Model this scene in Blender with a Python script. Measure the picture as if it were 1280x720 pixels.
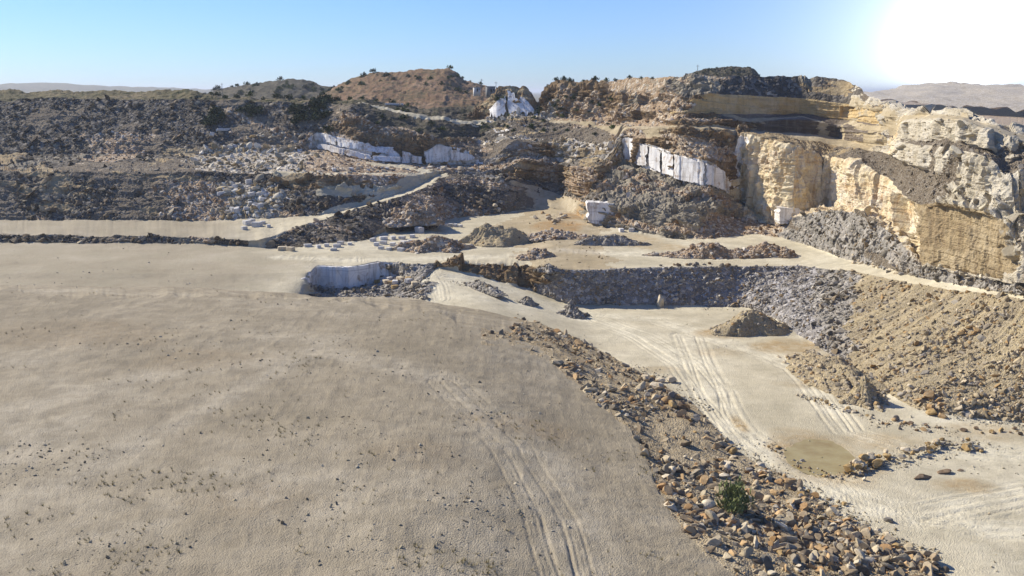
import bpy, math, random
import numpy as np
random.seed(7); RNG = np.random.default_rng(7)
S = bpy.context.scene
for o in list(bpy.data.objects): bpy.data.objects.remove(o)
R = math.radians

# ------------------------------------------------------------------ camera, sky, sun, exposure
PITCH = R(11.3); FPX = 1230.0
cam = bpy.data.cameras.new('camera'); camo = bpy.data.objects.new('camera', cam)
S.collection.objects.link(camo); S.camera = camo
cam.sensor_width = 36.0; cam.lens = 36.0 * FPX / 1280.0
cam.clip_start = 1.0; cam.clip_end = 200000.0
camo.location = (0, 0, 0); camo.rotation_euler = (R(90) - PITCH, 0, 0)

SUN_EL = R(34); SUN_AZ = R(-57)          # azimuth from +Y (view direction), negative = to the left
W = bpy.data.worlds.new('World'); S.world = W; W.use_nodes = True
nt = W.node_tree; nt.nodes.clear()
wo = nt.nodes.new('ShaderNodeOutputWorld'); bg = nt.nodes.new('ShaderNodeBackground')
sky = nt.nodes.new('ShaderNodeTexSky'); sky.sky_type = 'NISHITA'; sky.sun_disc = False
sky.sun_elevation = SUN_EL; sky.sun_rotation = SUN_AZ
sky.altitude = 300; sky.air_density = 1.0; sky.dust_density = 0.15; sky.ozone_density = 1.5
SKY_STRENGTH = 0.075
bg.inputs['Strength'].default_value = SKY_STRENGTH
# painted flare glow, upper right sky, away from the sun (world direction, not screen)
tc = nt.nodes.new('ShaderNodeTexCoord')
def wmath(op, a, b=None):
    n = nt.nodes.new('ShaderNodeMath'); n.operation = op
    for i, x in enumerate((a, b)):
        if x is None: continue
        if isinstance(x, (int, float)): n.inputs[i].default_value = x
        else: nt.links.new(x, n.inputs[i])
    return n.outputs[0]
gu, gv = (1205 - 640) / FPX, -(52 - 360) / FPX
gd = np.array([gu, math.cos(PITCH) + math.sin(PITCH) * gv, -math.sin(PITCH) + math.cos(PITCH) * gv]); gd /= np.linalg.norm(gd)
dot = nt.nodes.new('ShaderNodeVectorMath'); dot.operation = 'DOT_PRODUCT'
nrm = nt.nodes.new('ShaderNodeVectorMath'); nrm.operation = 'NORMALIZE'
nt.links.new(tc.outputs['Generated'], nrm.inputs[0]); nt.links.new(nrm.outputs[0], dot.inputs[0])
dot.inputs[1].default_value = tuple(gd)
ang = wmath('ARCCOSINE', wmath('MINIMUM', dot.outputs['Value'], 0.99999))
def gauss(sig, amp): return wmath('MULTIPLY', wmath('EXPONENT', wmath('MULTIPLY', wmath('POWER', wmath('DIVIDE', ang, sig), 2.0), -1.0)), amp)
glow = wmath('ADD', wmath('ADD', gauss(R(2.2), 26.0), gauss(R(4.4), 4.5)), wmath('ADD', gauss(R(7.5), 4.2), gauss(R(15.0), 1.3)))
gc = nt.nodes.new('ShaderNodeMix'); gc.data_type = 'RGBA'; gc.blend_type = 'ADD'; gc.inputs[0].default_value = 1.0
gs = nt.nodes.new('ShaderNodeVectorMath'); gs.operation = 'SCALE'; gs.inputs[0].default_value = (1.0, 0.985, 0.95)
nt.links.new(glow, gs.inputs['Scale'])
st = nt.nodes.new('ShaderNodeMix'); st.data_type = 'RGBA'; st.blend_type = 'MULTIPLY'; st.inputs[0].default_value = 1.0
st.inputs[7].default_value = (0.60, 0.86, 1.46, 1.0)
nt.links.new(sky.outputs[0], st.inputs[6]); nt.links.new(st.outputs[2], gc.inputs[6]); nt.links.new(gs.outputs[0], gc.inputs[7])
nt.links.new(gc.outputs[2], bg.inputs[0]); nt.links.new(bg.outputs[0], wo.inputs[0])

sl = bpy.data.lights.new('sun', 'SUN'); sl.energy = 5.0; sl.angle = R(0.5); sl.color = (1.0, 0.935, 0.82)
so = bpy.data.objects.new('sun', sl); S.collection.objects.link(so)
from mathutils import Vector
sdir = Vector((math.sin(SUN_AZ) * math.cos(SUN_EL), math.cos(SUN_AZ) * math.cos(SUN_EL), math.sin(SUN_EL)))
so.rotation_euler = sdir.to_track_quat('Z', 'Y').to_euler(); so.location = (0, 0, 200)
S.view_settings.view_transform = 'Standard'; S.view_settings.look = 'None'
S.view_settings.exposure = 0.43; S.view_settings.gamma = 1.0; S.view_settings.use_curve_mapping = False

# ------------------------------------------------------------------ noise
def _hash(ix, iy, iz, seed):
    h = (ix.astype(np.int64) * 374761393 + iy.astype(np.int64) * 668265263 + iz.astype(np.int64) * 2147483647 + seed * 974711) & 0xFFFFFFFF
    h = ((h ^ (h >> 13)) * 1274126177) & 0xFFFFFFFF
    h = ((h ^ (h >> 16)) * 2246822519) & 0xFFFFFFFF
    return ((h ^ (h >> 15)) & 0xFFFFFF).astype(np.float64) / 0xFFFFFF
def vnoise(p, seed=0):
    i = np.floor(p).astype(np.int64); f = p - i; f = f * f * f * (f * (f * 6 - 15) + 10)
    r = 0.0
    for dx in (0, 1):
        wx = f[..., 0] if dx else 1 - f[..., 0]
        for dy in (0, 1):
            wy = f[..., 1] if dy else 1 - f[..., 1]
            for dz in (0, 1):
                wz = f[..., 2] if dz else 1 - f[..., 2]
                r = r + wx * wy * wz * _hash(i[..., 0] + dx, i[..., 1] + dy, i[..., 2] + dz, seed)
    return r * 2 - 1
def fbm(p, scale, oct=4, seed=0, gain=0.5, ridged=False):
    r = 0; a = 1.0; t = 0; q = p / scale
    for k in range(oct):
        n = vnoise(q, seed + k * 17)
        if ridged: n = 1 - 2 * np.abs(n)
        r = r + a * n; t += a; a *= gain; q = q * 2.03 + 11.7
    return r / t
def noise1(x, scale, seed, oct=4, gain=0.55):
    p = np.stack([np.asarray(x, float), np.full(np.shape(x), 3.3), np.full(np.shape(x), 7.7)], -1)
    return fbm(p, scale, oct, seed, gain)

# ------------------------------------------------------------------ materials
def lin(c):
    return tuple((x / 255 / 12.92) if x / 255 <= 0.04045 else ((x / 255 + 0.055) / 1.055) ** 2.4 for x in c) + (1.0,)
class NB:
    def __init__(s, name):
        s.m = bpy.data.materials.new(name); s.m.use_nodes = True; s.t = s.m.node_tree
        s.b = s.t.nodes['Principled BSDF']; s.b.inputs['Roughness'].default_value = 0.95
        s.b.inputs['Specular IOR Level'].default_value = 0.15
        s.geo = s.t.nodes.new('ShaderNodeNewGeometry'); s.pos = s.geo.outputs['Position']
    def n(s, ty): return s.t.nodes.new(ty)
    def l(s, a, b): s.t.links.new(a, b)
    def mapped(s, scale):
        v = s.n('ShaderNodeVectorMath'); v.operation = 'MULTIPLY'; v.inputs[1].default_value = scale; s.l(s.pos, v.inputs[0]); return v.outputs[0]
    def noise(s, scale, detail=4, rough=0.6, vec=None, dist=0.0):
        n = s.n('ShaderNodeTexNoise'); n.inputs['Scale'].default_value = scale; n.inputs['Detail'].default_value = detail
        n.inputs['Roughness'].default_value = rough; n.inputs['Distortion'].default_value = dist
        s.l(vec or s.pos, n.inputs['Vector']); return n.outputs['Fac']
    def voro(s, scale, vec=None, feature='F1'):
        n = s.n('ShaderNodeTexVoronoi'); n.inputs['Scale'].default_value = scale; n.feature = feature
        s.l(vec or s.pos, n.inputs['Vector']); return n
    def ramp(s, fac, stops):
        r = s.n('ShaderNodeValToRGB'); e = r.color_ramp.elements
        while len(e) < len(stops): e.new(0.5)
        for k, (p, c) in enumerate(stops): e[k].position = p; e[k].color = lin(c) if max(c) > 1.5 else tuple(c) + (1,)
        s.l(fac, r.inputs[0]); return r.outputs['Color']
    def sramp(s, fac, p0, p1, a=0.0, b=1.0):
        n = s.n('ShaderNodeMapRange'); n.inputs[1].default_value = p0; n.inputs[2].default_value = p1; n.inputs[3].default_value = a; n.inputs[4].default_value = b
        s.l(fac, n.inputs[0]); return n.outputs[0]
    def mix(s, fac, a, b, mode='MIX'):
        n = s.n('ShaderNodeMix'); n.data_type = 'RGBA'; n.blend_type = mode
        for k, x in ((0, fac), (6, a), (7, b)):
            if isinstance(x, (int, float)): n.inputs[k].default_value = x
            elif isinstance(x, tuple): n.inputs[k].default_value = lin(x)
            else: s.l(x, n.inputs[k])
        return n.outputs[2]
    def math(s, op, a, b):
        n = s.n('ShaderNodeMath'); n.operation = op
        for k, x in enumerate((a, b)):
            if isinstance(x, (int, float)): n.inputs[k].default_value = x
            else: s.l(x, n.inputs[k])
        return n.outputs[0]
    def attr(s, name):
        n = s.n('ShaderNodeAttribute'); n.attribute_name = name; return n
    def bump(s, h, strength, dist):
        n = s.n('ShaderNodeBump'); n.inputs['Strength'].default_value = strength; n.inputs['Distance'].default_value = dist
        s.l(h, n.inputs['Height']); s.l(n.outputs[0], s.b.inputs['Normal'])
    def done(s, col): s.l(col, s.b.inputs['Base Color']); return s.m

def ground_mat(name, c0, c1, c2, wetc):
    b = NB(name)
    a = b.noise(0.035, 6, 0.65); f = b.noise(0.5, 6, 0.7); g = b.noise(3.0, 4, 0.7)
    col = b.ramp(a, [(0.3, c0), (0.5, c1), (0.68, c2)])
    col = b.mix(b.sramp(f, 0.35, 0.75, 0, 0.55), col, c0)
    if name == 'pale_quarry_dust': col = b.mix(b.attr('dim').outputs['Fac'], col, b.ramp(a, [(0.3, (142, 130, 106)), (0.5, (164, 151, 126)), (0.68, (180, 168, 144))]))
    tr = b.attr('track').outputs['Fac']; wet = b.attr('wet').outputs['Fac']
    streak = b.noise(0.9, 5, 0.75)
    col = b.mix(b.math('MULTIPLY', tr, b.sramp(streak, 0.3, 0.6, 0.2, 0.9)), col, c2)
    col = b.mix(b.math('MULTIPLY', wet, b.sramp(f, 0.35, 0.6, 0.35, 0.95)), col, wetc)
    pv = b.voro(2.2); col = b.mix(b.sramp(pv.outputs['Distance'], 0.0, 0.22, .55, 0), col, tuple(x * .7 for x in c0))
    sp = b.sramp(g, 0.6, 0.7, 0, 0.6)
    col = b.mix(sp, col, tuple(x * 0.62 for x in c0))
    m2 = b.noise(0.16, 7, 0.72); col = b.mix(b.sramp(m2, 0.42, 0.62, 0, .55), col, tuple(x * .86 for x in c0)); col = b.mix(b.sramp(b.noise(9.0, 3, .7), .55, .75, 0, .55), col, tuple(min(x * 1.1, 240) for x in c2))
    gr = b.math('MULTIPLY', b.voro(5.5).outputs['Distance'], -.35)
    b.bump(b.math('ADD', b.math('MULTIPLY', f, .7), b.math('ADD', b.math('MULTIPLY', g, 0.4), gr)), 0.7, 0.34)
    return b.done(col)
def scree_mat(name, pal, cell=0.9, run=(1, 1, .35), bd=.5):
    b = NB(name)
    v = b.voro(cell); v2 = b.voro(cell * 2.3)
    n = b.noise(0.06 if run[0] == 1 else 1.0, 6, 0.7, b.mapped(run))
    base = b.ramp(n, [(0.3, pal[0]), (0.5, pal[1]), (0.7, pal[2])])
    if run[0] != 1: base = b.mix(b.sramp(b.noise(1.0, 4, .7, b.mapped((.03, .14, .03))), .44, .6, 0, .75), base, pal[3]); base = b.mix(b.sramp(b.noise(1.0, 5, .75, b.mapped((.06, .9, .06))), .5, .66, 0, .55), base, pal[4])
    vr = b.n('ShaderNodeSeparateColor'); b.l(v.outputs['Color'], vr.inputs[0])
    col = b.mix(b.sramp(vr.outputs[0], 0.2, 0.95, 0.0, 0.65), base, pal[3])
    col = b.mix(b.sramp(vr.outputs[1], 0.65, 0.95, 0.0, 0.8), col, pal[4])
    h = b.math('ADD', b.math('MULTIPLY', v.outputs['Distance'], -1.0), b.math('MULTIPLY', v2.outputs['Distance'], -0.5))
    b.bump(h, 1.0, bd)
    return b.done(col)
def rock_mat(name, pal, strata=0.35, streaks=0.0, fr=0.22):
    b = NB(name)
    n = b.noise(fr * 0.35, 7, 0.68); f = b.noise(fr * 3.5, 6, 0.72)
    col = b.ramp(n, [(0.3, pal[0]), (0.48, pal[1]), (0.66, pal[2])])
    sv = b.noise(1.0, 5, 0.7, b.mapped((0.03, 0.03, 0.55)), 0.6)
    col = b.mix(b.sramp(sv, 0.52, 0.64, 0, strata), col, pal[3])
    if streaks:
        st = b.noise(1.0, 6, 0.75, b.mapped((0.55, 0.55, 0.06)), .8)
        col = b.mix(b.sramp(st, 0.5, 0.68, 0, streaks), col, pal[3])
    cr = b.voro(fr * 1.6, None, 'DISTANCE_TO_EDGE')
    col = b.mix(b.sramp(cr.outputs['Distance'], 0.0, 0.03, 0.16, 0.0), col, tuple(x * 0.5 for x in pal[3]))
    col = b.mix(b.sramp(f, 0.5, 0.75, 0, 0.6), col, pal[4])
    b.bump(b.math('ADD', n, b.math('ADD', b.math('MULTIPLY', f, 0.5), b.math('MULTIPLY', sv, 0.4))), 1.0, 1.4)
    return b.done(col)
def marble_mat(name):
    b = NB(name); b.b.inputs['Roughness'].default_value = 0.75
    n = b.noise(0.16, 6, 0.65)
    col = b.ramp(n, [(0.32, (204, 199, 190)), (0.5, (232, 228, 220)), (0.66, (244, 240, 230))])
    st = b.noise(1.0, 5, 0.75, b.mapped((0.75, 0.75, 0.05)))
    col = b.mix(b.sramp(st, 0.5, 0.64, 0, 0.7), col, (150, 134, 112))
    sv = b.noise(1.0, 3, 0.6, b.mapped((0.04, 0.04, 1.3)))
    col = b.mix(b.sramp(sv, 0.56, 0.66, 0, 0.4), col, (150, 146, 142))
    s2 = b.noise(0.3, 6, 0.7)
    col = b.mix(b.sramp(s2, 0.55, 0.66, 0, 0.8), col, (160, 130, 94))
    kk = b.voro(.22, b.mapped((1, 1, .7)), 'DISTANCE_TO_EDGE'); col = b.mix(b.sramp(kk.outputs['Distance'], 0, .012, .45, 0), col, (120, 108, 92))
    b.bump(b.math('ADD', st, n), 0.35, 0.3)
    return b.done(col)
def veg_mat(name, pal):
    b = NB(name)
    n = b.noise(0.03, 7, 0.7); f = b.noise(0.22, 5, 0.75)
    col = b.ramp(n, [(0.35, pal[0]), (0.5, pal[1]), (0.64, pal[2])])
    col = b.mix(b.sramp(f, 0.5, 0.6, 0, 0.85), col, pal[3])
    b.bump(f, 1.0, 2.0)
    return b.done(col)
def stone_mat(name):
    b = NB(name)
    a = b.attr('tint').outputs['Color']; f = b.noise(2.2, 5, 0.7)
    col = b.mix(b.sramp(f, 0.4, 0.7, 0, 0.4), a, b.mix(1.0, a, (150, 138, 120), 'MULTIPLY'))
    b.bump(f, 0.7, 0.15)
    return b.done(col)
def plain_stone(name, c0, c1, c2):
    b = NB(name)
    oi = b.n('ShaderNodeObjectInfo')
    f = b.noise(1.7, 6, 0.7)
    col = b.ramp(f, [(0.3, c0), (0.5, c1), (0.7, c2)])
    col = b.mix(b.math('MULTIPLY', oi.outputs['Random'], 0.45), col, c0)
    b.bump(f, 0.8, 0.2)
    return b.done(col)
def flat_mat(name, c, rough=0.8):
    b = NB(name); b.b.inputs['Roughness'].default_value = rough
    f = b.noise(3.0, 5, 0.65)
    return b.done(b.ramp(f, [(0.3, tuple(x * 0.82 for x in c)), (0.7, c)]))

M = {}
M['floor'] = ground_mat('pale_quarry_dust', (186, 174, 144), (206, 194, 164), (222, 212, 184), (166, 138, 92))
M['earth'] = ground_mat('tan_earth', (142, 130, 106), (164, 151, 126), (180, 168, 144), (138, 114, 78))
M['track'] = ground_mat('sandy_track', (166, 149, 116), (186, 170, 138), (206, 194, 168), (160, 122, 70))
M['scree_grey'] = scree_mat('grey_scree', [(104, 99, 90), (132, 126, 114), (150, 141, 125), (160, 152, 140), (182, 174, 160)], 0.8)
M['scree_blue'] = scree_mat('slate_scree', [(106, 101, 94), (126, 120, 112), (138, 126, 108), (160, 154, 146), (190, 184, 176)], 0.9)
M['scree_tan'] = scree_mat('tan_scree', [(166, 148, 112), (188, 170, 132), (202, 180, 130), (146, 132, 106), (194, 178, 148)], 4.0, (.05, .45, .05), .22)
M['near_slope'] = scree_mat('brown_rubbly_earth', [(150, 128, 92), (176, 158, 124), (192, 176, 144), (156, 138, 108), (202, 186, 156)], 4.0, (1, 1, .35), .25)
M['scree_dark'] = scree_mat('dark_scree', [(62, 56, 48), (82, 75, 64), (98, 88, 74), (104, 98, 88), (142, 134, 122)], 0.7)
M['rubble_pale'] = scree_mat('pale_rubble', [(150, 138, 116), (178, 166, 144), (192, 182, 164), (128, 112, 88), (206, 200, 190)], 0.6)
M['rubble_pink'] = scree_mat('pinkish_rubble', [(140, 118, 92), (168, 146, 118), (182, 166, 140), (144, 118, 88), (202, 190, 168)], 0.9)
M['cliff_cream'] = rock_mat('cream_cliff', [(204, 176, 126), (224, 206, 166), (232, 222, 198), (172, 130, 80), (212, 202, 184)], 0.35, 0.85)
M['cliff_pale'] = rock_mat('pale_broken_rock', [(176, 164, 138), (202, 190, 164), (218, 208, 186), (156, 138, 108), (186, 180, 168)], 0.3, 0.15, 0.3)
M['rock_brown'] = rock_mat('brown_bedrock', [(92, 76, 56), (136, 112, 80), (166, 142, 106), (80, 64, 48), (174, 160, 136)], 0.5, 0.35)
M['rock_tan'] = rock_mat('tan_sawn_rock', [(144, 122, 90), (168, 148, 112), (188, 170, 136), (106, 88, 64), (160, 146, 122)], 0.3, 0.75)
M['rock_ochre'] = rock_mat('ochre_sawn_rock', [(186, 156, 102), (204, 176, 124), (214, 194, 152), (140, 112, 72), (196, 180, 150)], 0.35, 0.5)
M['rock_grey'] = rock_mat('grey_terraced_rock', [(122, 114, 98), (152, 142, 122), (174, 162, 138), (102, 94, 80), (182, 172, 152)], 0.65, 0.0, 0.3)
M['rock_dark'] = rock_mat('dark_sawn_rock', [(88, 78, 68), (110, 98, 84), (128, 116, 100), (168, 158, 146), (94, 84, 74)], 0.55, 0.5)
M['marble'] = marble_mat('white_marble')
M['veg'] = veg_mat('scrub_hillside', [(92, 88, 62), (116, 106, 78), (132, 118, 92), (62, 68, 42)])
M['veg_red'] = veg_mat('reddish_hillside', [(112, 96, 70), (136, 108, 80), (150, 124, 98), (74, 74, 48)])
M['veg_dark'] = veg_mat('dark_hillside', [(78, 72, 58), (92, 86, 70), (110, 100, 82), (52, 56, 38)])
M['slope'] = scree_mat('grey_brown_slope', [(108, 98, 82), (132, 118, 98), (148, 136, 116), (116, 104, 86), (162, 152, 136)], 2.2)
M['stone'] = stone_mat('broken_stone')
ZONES = ['floor', 'earth', 'track', 'scree_grey', 'scree_blue', 'scree_tan', 'near_slope', 'scree_dark', 'rubble_pale', 'rubble_pink', 'cliff_cream', 'cliff_pale',
         'rock_brown', 'rock_tan', 'rock_ochre', 'rock_grey', 'rock_dark', 'slope', 'marble', 'veg', 'veg_red', 'veg_dark']
ZI = {z: i for i, z in enumerate(ZONES)}
#            displacement amplitude, wavelength, strata step amplitude
ZAMP = {'floor': (.10, 6, 0), 'earth': (.35, 18, 0), 'track': (.25, 8, 0), 'scree_grey': (.7, 6, 0), 'scree_blue': (.45, 6, 0), 'near_slope': (.75, 6, .15), 'slope': (.9, 9, .1), 'scree_tan': (.5, 9, 0),
        'scree_dark': (.9, 8, 0), 'rubble_pale': (1.0, 6, 0), 'rubble_pink': (.8, 6, 0), 'cliff_cream': (1.3, 9, .06), 'cliff_pale': (.7, 8, .12),
        'rock_brown': (1.1, 8, 1.0), 'rock_tan': (.6, 12, .1), 'rock_ochre': (.7, 14, .4), 'rock_grey': (1.0, 7, .9), 'rock_dark': (.5, 14, .5), 'marble': (.5, 8, .1),
        'veg': (1.8, 22, .2), 'veg_red': (2.0, 20, .3), 'veg_dark': (1.6, 14, .3)}

# ------------------------------------------------------------------ survey: bench lines seen from the camera turned into ground points
CP, SP = math.cos(PITCH), math.sin(PITCH)
def TAN(v):                                     # -z/d for a picture row
    b = -(np.asarray(v, float) - 360) / FPX
    return -(-SP + CP * b) / (CP + SP * b)
def xyz(u, d, z):
    u, d, z = np.broadcast_arrays(np.asarray(u, float), d, z)
    return np.stack([(u - 640) / FPX * (d * CP - z * SP), d, z], -1)
def proj(p):
    w = p[..., 1] * CP - p[..., 2] * SP; up = p[..., 1] * SP + p[..., 2] * CP
    return 640 + FPX * p[..., 0] / w, 360 - FPX * up / w
U = np.concatenate([np.arange(-700, -60, 12.0), np.arange(-60, 1345, 1.45), np.arange(1345, 1650, 3.0), np.arange(1650, 2000, 12.0)])
LAY = []                                       # list of (d, z) arrays on U
def layer(pts, kdef=None, jit=0.0, jscale=40, seed=0, ground=False):
    us, ds, zs = [], [], []
    for p in pts:
        u, v = p[0], p[1]; md = p[2] if len(p) > 2 else ('k', kdef)
        if not isinstance(md, tuple): md = ('k', md)
        T = float(TAN(v)) if v is not None else None
        if md[0] == 'z': z = md[1]; d = -z / T
        elif md[0] == 'd': d = md[1]; z = -T * d
        elif md[0] == 'abs': d, z = md[1], md[2]
        else:
            k = md[1]; dp = np.interp(u, U, LAY[-1][0]); zp = np.interp(u, U, LAY[-1][1])
            h = (-zp - T * dp) / (1 + k * T); d = dp + k * h; z = zp + h
            if h < 0.05: d = dp + 0.4; z = zp + 0.05
        us.append(u); ds.append(d); zs.append(z)
    d = np.interp(U, us, ds); z = np.interp(U, us, zs)
    sw = 34 if len(LAY) in (1, 2) else 12 if len(LAY) == 3 else 4
    kx = np.exp(-(np.arange(-3 * sw, 3 * sw + 1) / sw) ** 2); kx /= kx.sum(); pd = 3 * sw
    d = np.convolve(np.pad(d, pd, mode='edge'), kx, 'valid'); z = np.convolve(np.pad(z, pd, mode='edge'), kx, 'valid')
    if jit:
        n = noise1(U, jscale, seed, 5, .6) * jit
        if ground: d = d * (1 + n / FPX / np.maximum(-z / d, .05))
        else: z = z - n * d / FPX
    if LAY: d = np.maximum(d, LAY[-1][0] + 0.25)
    LAY.append([d, z]); return len(LAY) - 1
Z = lambda z: ('z', z)
D = lambda d: ('d', d)
A0 = layer([(-700, None, ('abs', 15, -43)), (700, None, ('abs', 15, -43)), (1000, None, ('abs', 15, -46)), (2000, None, ('abs', 15, -46))])
A = layer([(-700, 800, Z(-44)), (500, 800, Z(-45)), (700, 800, Z(-48)), (900, 800, Z(-50)), (1000, 800, Z(-52)), (1100, 800, Z(-54)), (1250, 800, Z(-55)), (2000, 800, Z(-55))])
B = layer([(-700, 362, Z(-44)), (0, 368, Z(-44)), (250, 372, Z(-44.5)), (400, 380, Z(-45)), (500, 388, Z(-45)), (600, 402, Z(-46)), (680, 424, Z(-49)), (740, 474, Z(-50)),
           (785, 550, Z(-50)), (832, 630, Z(-50)), (885, 700, Z(-50)), (940, 730, Z(-50.5)), (1020, 745, Z(-52.5)), (1080, 755, Z(-54)), (1200, 770, Z(-55)), (2000, 780, Z(-55))], None, 16, 60, 3, True)
C = layer([(-700, 350, Z(-47)), (0, 356, Z(-47.5)), (250, 360, Z(-48)), (380, 368, Z(-49)), (395, 372, Z(-53.5)), (460, 370, Z(-53.5)), (520, 374, Z(-51.5)), (600, 388, Z(-50.5)), (680, 405, Z(-53)), (740, 432, Z(-55)),
           (785, 456, Z(-55)), (880, 514, Z(-55)), (895, 545, Z(-55)), (930, 570, Z(-55)), (1000, 612, Z(-55)), (1060, 650, Z(-55)), (1110, 678, Z(-55)), (1160, 692, Z(-55)),
           (1200, 740, Z(-55)), (2000, 770, Z(-55))], None, 3, 50, 5, True)
Dl = layer([(-700, 345, Z(-47)), (250, 350, Z(-47.5)), (385, 352, Z(-48)), (393, 361, Z(-53.5)), (440, 362, Z(-53.5)), (474, 352, Z(-53)), (500, 347, Z(-51)), (528, 352, Z(-49.5)), (545, 333, Z(-47.6)),
            (600, 345, Z(-49.5)), (660, 362, Z(-52.5)), (700, 377, Z(-54.7)), (720, 381, Z(-55)), (800, 383, Z(-55)), (930, 384, Z(-55)), (965, 396, Z(-55)), (1000, 420, Z(-55)), (1060, 456, Z(-55)),
            (1110, 495, Z(-55)), (1150, 514, Z(-55)), (1200, 523, Z(-55)), (1280, 530, Z(-55)), (2000, 560, Z(-55))], None, 2.0, 30, 7, True)
E = layer([(-700, 340, Z(-46.8)), (250, 343, Z(-47)), (385, 341, Z(-47)), (400, 336, Z(-47)), (440, 332.5, Z(-47)), (478, 330, Z(-47)), (530, 331, Z(-47)), (545, 330, Z(-47)), (600, 330, Z(-47)), (660, 332, Z(-47)),
           (690, 337, Z(-46.2)), (750, 338, Z(-46.2)), (800, 336, Z(-46.2)), (900, 334, Z(-46.2)), (1000, 333, Z(-46.2)), (1050, 338, Z(-45.3)), (1100, 347, Z(-44)), (1150, 356.5, Z(-42)), (1200, 364, Z(-40.5)),
           (1280, 375, Z(-38)), (1420, 395, Z(-34)), (2000, 460, Z(-30))], None, 1.0, 25, 9, True)
F = layer([(-700, 300, Z(-46)), (250, 305, Z(-46)), (300, 307, Z(-46)), (345, 311, Z(-46.5)), (400, 306, Z(-46)), (455, 301, Z(-46)), (480, 292, Z(-46)), (510, 289, Z(-46)), (545, 288, Z(-46)), (553, 275, Z(-46)),
           (600, 270, Z(-46)), (640, 265, Z(-46)), (660, 263, Z(-45.5)), (690, 261, Z(-44.4)), (715, 264, Z(-44.6)), (738, 280, Z(-45.4)), (760, 284, Z(-45.5)), (800, 290, Z(-45.5)), (850, 297, Z(-45.5)), (880, 299, Z(-45.5)),
           (940, 293, Z(-45)), (970, 296, Z(-45)), (1000, 305, Z(-45)), (1050, 322, Z(-44.5)), (1100, 335, Z(-43.5)), (1150, 347.5, Z(-41.5)), (1200, 357, Z(-40)), (1280, 370, Z(-37.5)), (1420, 388, Z(-33)), (2000, 450, Z(-29.5))], None, 1.0, 25, 11, True)
G = layer([(-700, 285, 1.6), (250, 297, 2.), (300, 301, Z(-44.3)), (328, 300, Z(-44)), (345, 294, Z(-43.5)), (400, 275, Z(-41)), (440, 264, Z(-39.5)), (475, 254, Z(-38)), (500, 246, Z(-36.5)), (540, 231, Z(-34.3)), (552, 224, Z(-33.5)),
           (600, 222, Z(-33.5)), (640, 225, Z(-34)), (680, 236, 2.5), (700, 243, 3), (728, 252, 2.2), (737, 252, .25), (768, 256, .3), (780, 260, .8), (800, 260, 1.0), (850, 262, 1.2), (865, 262, .9), (890, 268, 2), (920, 272, 4), (950, 277, 5),
           (985, 282, 5), (1000, 270, 1.35), (1040, 265, 1.3), (1075, 266, 1.3), (1090, 272, 1.2), (1110, 290, 1.2), (1130, 318, 1.2), (1150, 333, 1.2), (1200, 341, 1.2), (1250, 351, 1.2), (1280, 356, 1.2), (1420, 375, 1.2), (2000, 430, 1.2)], 1.3, 3, 30, 13)
H = layer([(-700, 270, 20), (250, 276, 20), (300, 274, 20), (360, 271, 20), (400, 270, Z(-41)), (430, 263, Z(-39.7)), (460, 254, Z(-38.4)), (490, 245, Z(-36.8)), (520, 232.5, Z(-34.8)), (535, 225, Z(-34)), (545, 219, 14), (600, 218, 10), (640, 220, 6), (680, 227, 3), (700, 230, 3),
           (728, 247, 1.5), (745, 235, 2.6), (765, 207, 3.4), (780, 201, 3.4), (800, 208, 3.1), (840, 222, 2.6), (880, 235, 2.0), (912, 243, 1.5), (919, 246, 2.), (924, 250, D(341)), (950, 263, D(329)), (970, 275, D(319)), (985, 279, D(311)), (1000, 269, D(312)), (1030, 262, D(318)), (1042, 263, D(312)),
           (1060, 264.5, D(296)), (1075, 264, D(283)), (1100, 276, D(274)), (1120, 302, D(262)), (1140, 326, D(238)), (1150, 332.5, .3), (1200, 340.5, .3), (1250, 350, .3), (1280, 354, .5), (1420, 370, 1), (2000, 425, 1)], 2, 2, 25, 15)
I = layer([(-700, 222, 1.6), (250, 226, 1.6), (340, 229, 1.6), (370, 239, 1.5), (400, 237, 1.5), (440, 239, 1.5), (480, 239, 1.5), (500, 236, 1.5), (520, 228, 1.5), (545, 217, 3), (600, 216, 3), (625, 213, 2), (650, 201, .4), (700, 204, .4), (728, 212, .5), (745, 208, .8), (765, 203, .8),
           (777, 172, .1), (780, 168, .08), (800, 178, .08), (850, 193, .08), (885, 203, .08), (912, 213, .08), (919, 190, .1), (923, 166, .12), (950, 170, .16), (990, 180, .16), (1030, 193, .2), (1045, 198, .3), (1070, 203, .4), (1090, 213, .4), (1120, 225, .5), (1138, 245, .4), (1145, 256, .1), (1170, 254, .1), (1200, 257, .1), (1235, 265, .1), (1258, 280, .15), (1268, 305, .4), (1280, 315, .5), (1300, 300, .5), (1420, 280, .5), (2000, 300, .5)], 1.2, 3, 22, 17)
J = layer([(-700, 214, 1.5), (250, 216, 1.5), (345, 217.5, 1.5), (400, 219.5, 1.5), (500, 219.5, 1.3), (525, 220, 2), (560, 214, 3), (600, 212, 3), (650, 198, 4), (700, 200, 4), (765, 199, 4), (778, 160, .5), (800, 161, .4), (850, 159, .4), (916, 163, .4), (925, 164, 10), (960, 167, 14), (1000, 174, 14), (1040, 182, 10),
           (1090, 189, 6), (1110, 192, 3), (1140, 206, 1.8), (1180, 220, 1.7), (1200, 226, 1.6), (1240, 242, 1.2), (1260, 256, 1.2), (1280, 254, 1), (1420, 250, 1), (2000, 260, 1)], 1.5, 3, 25, 19)
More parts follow.
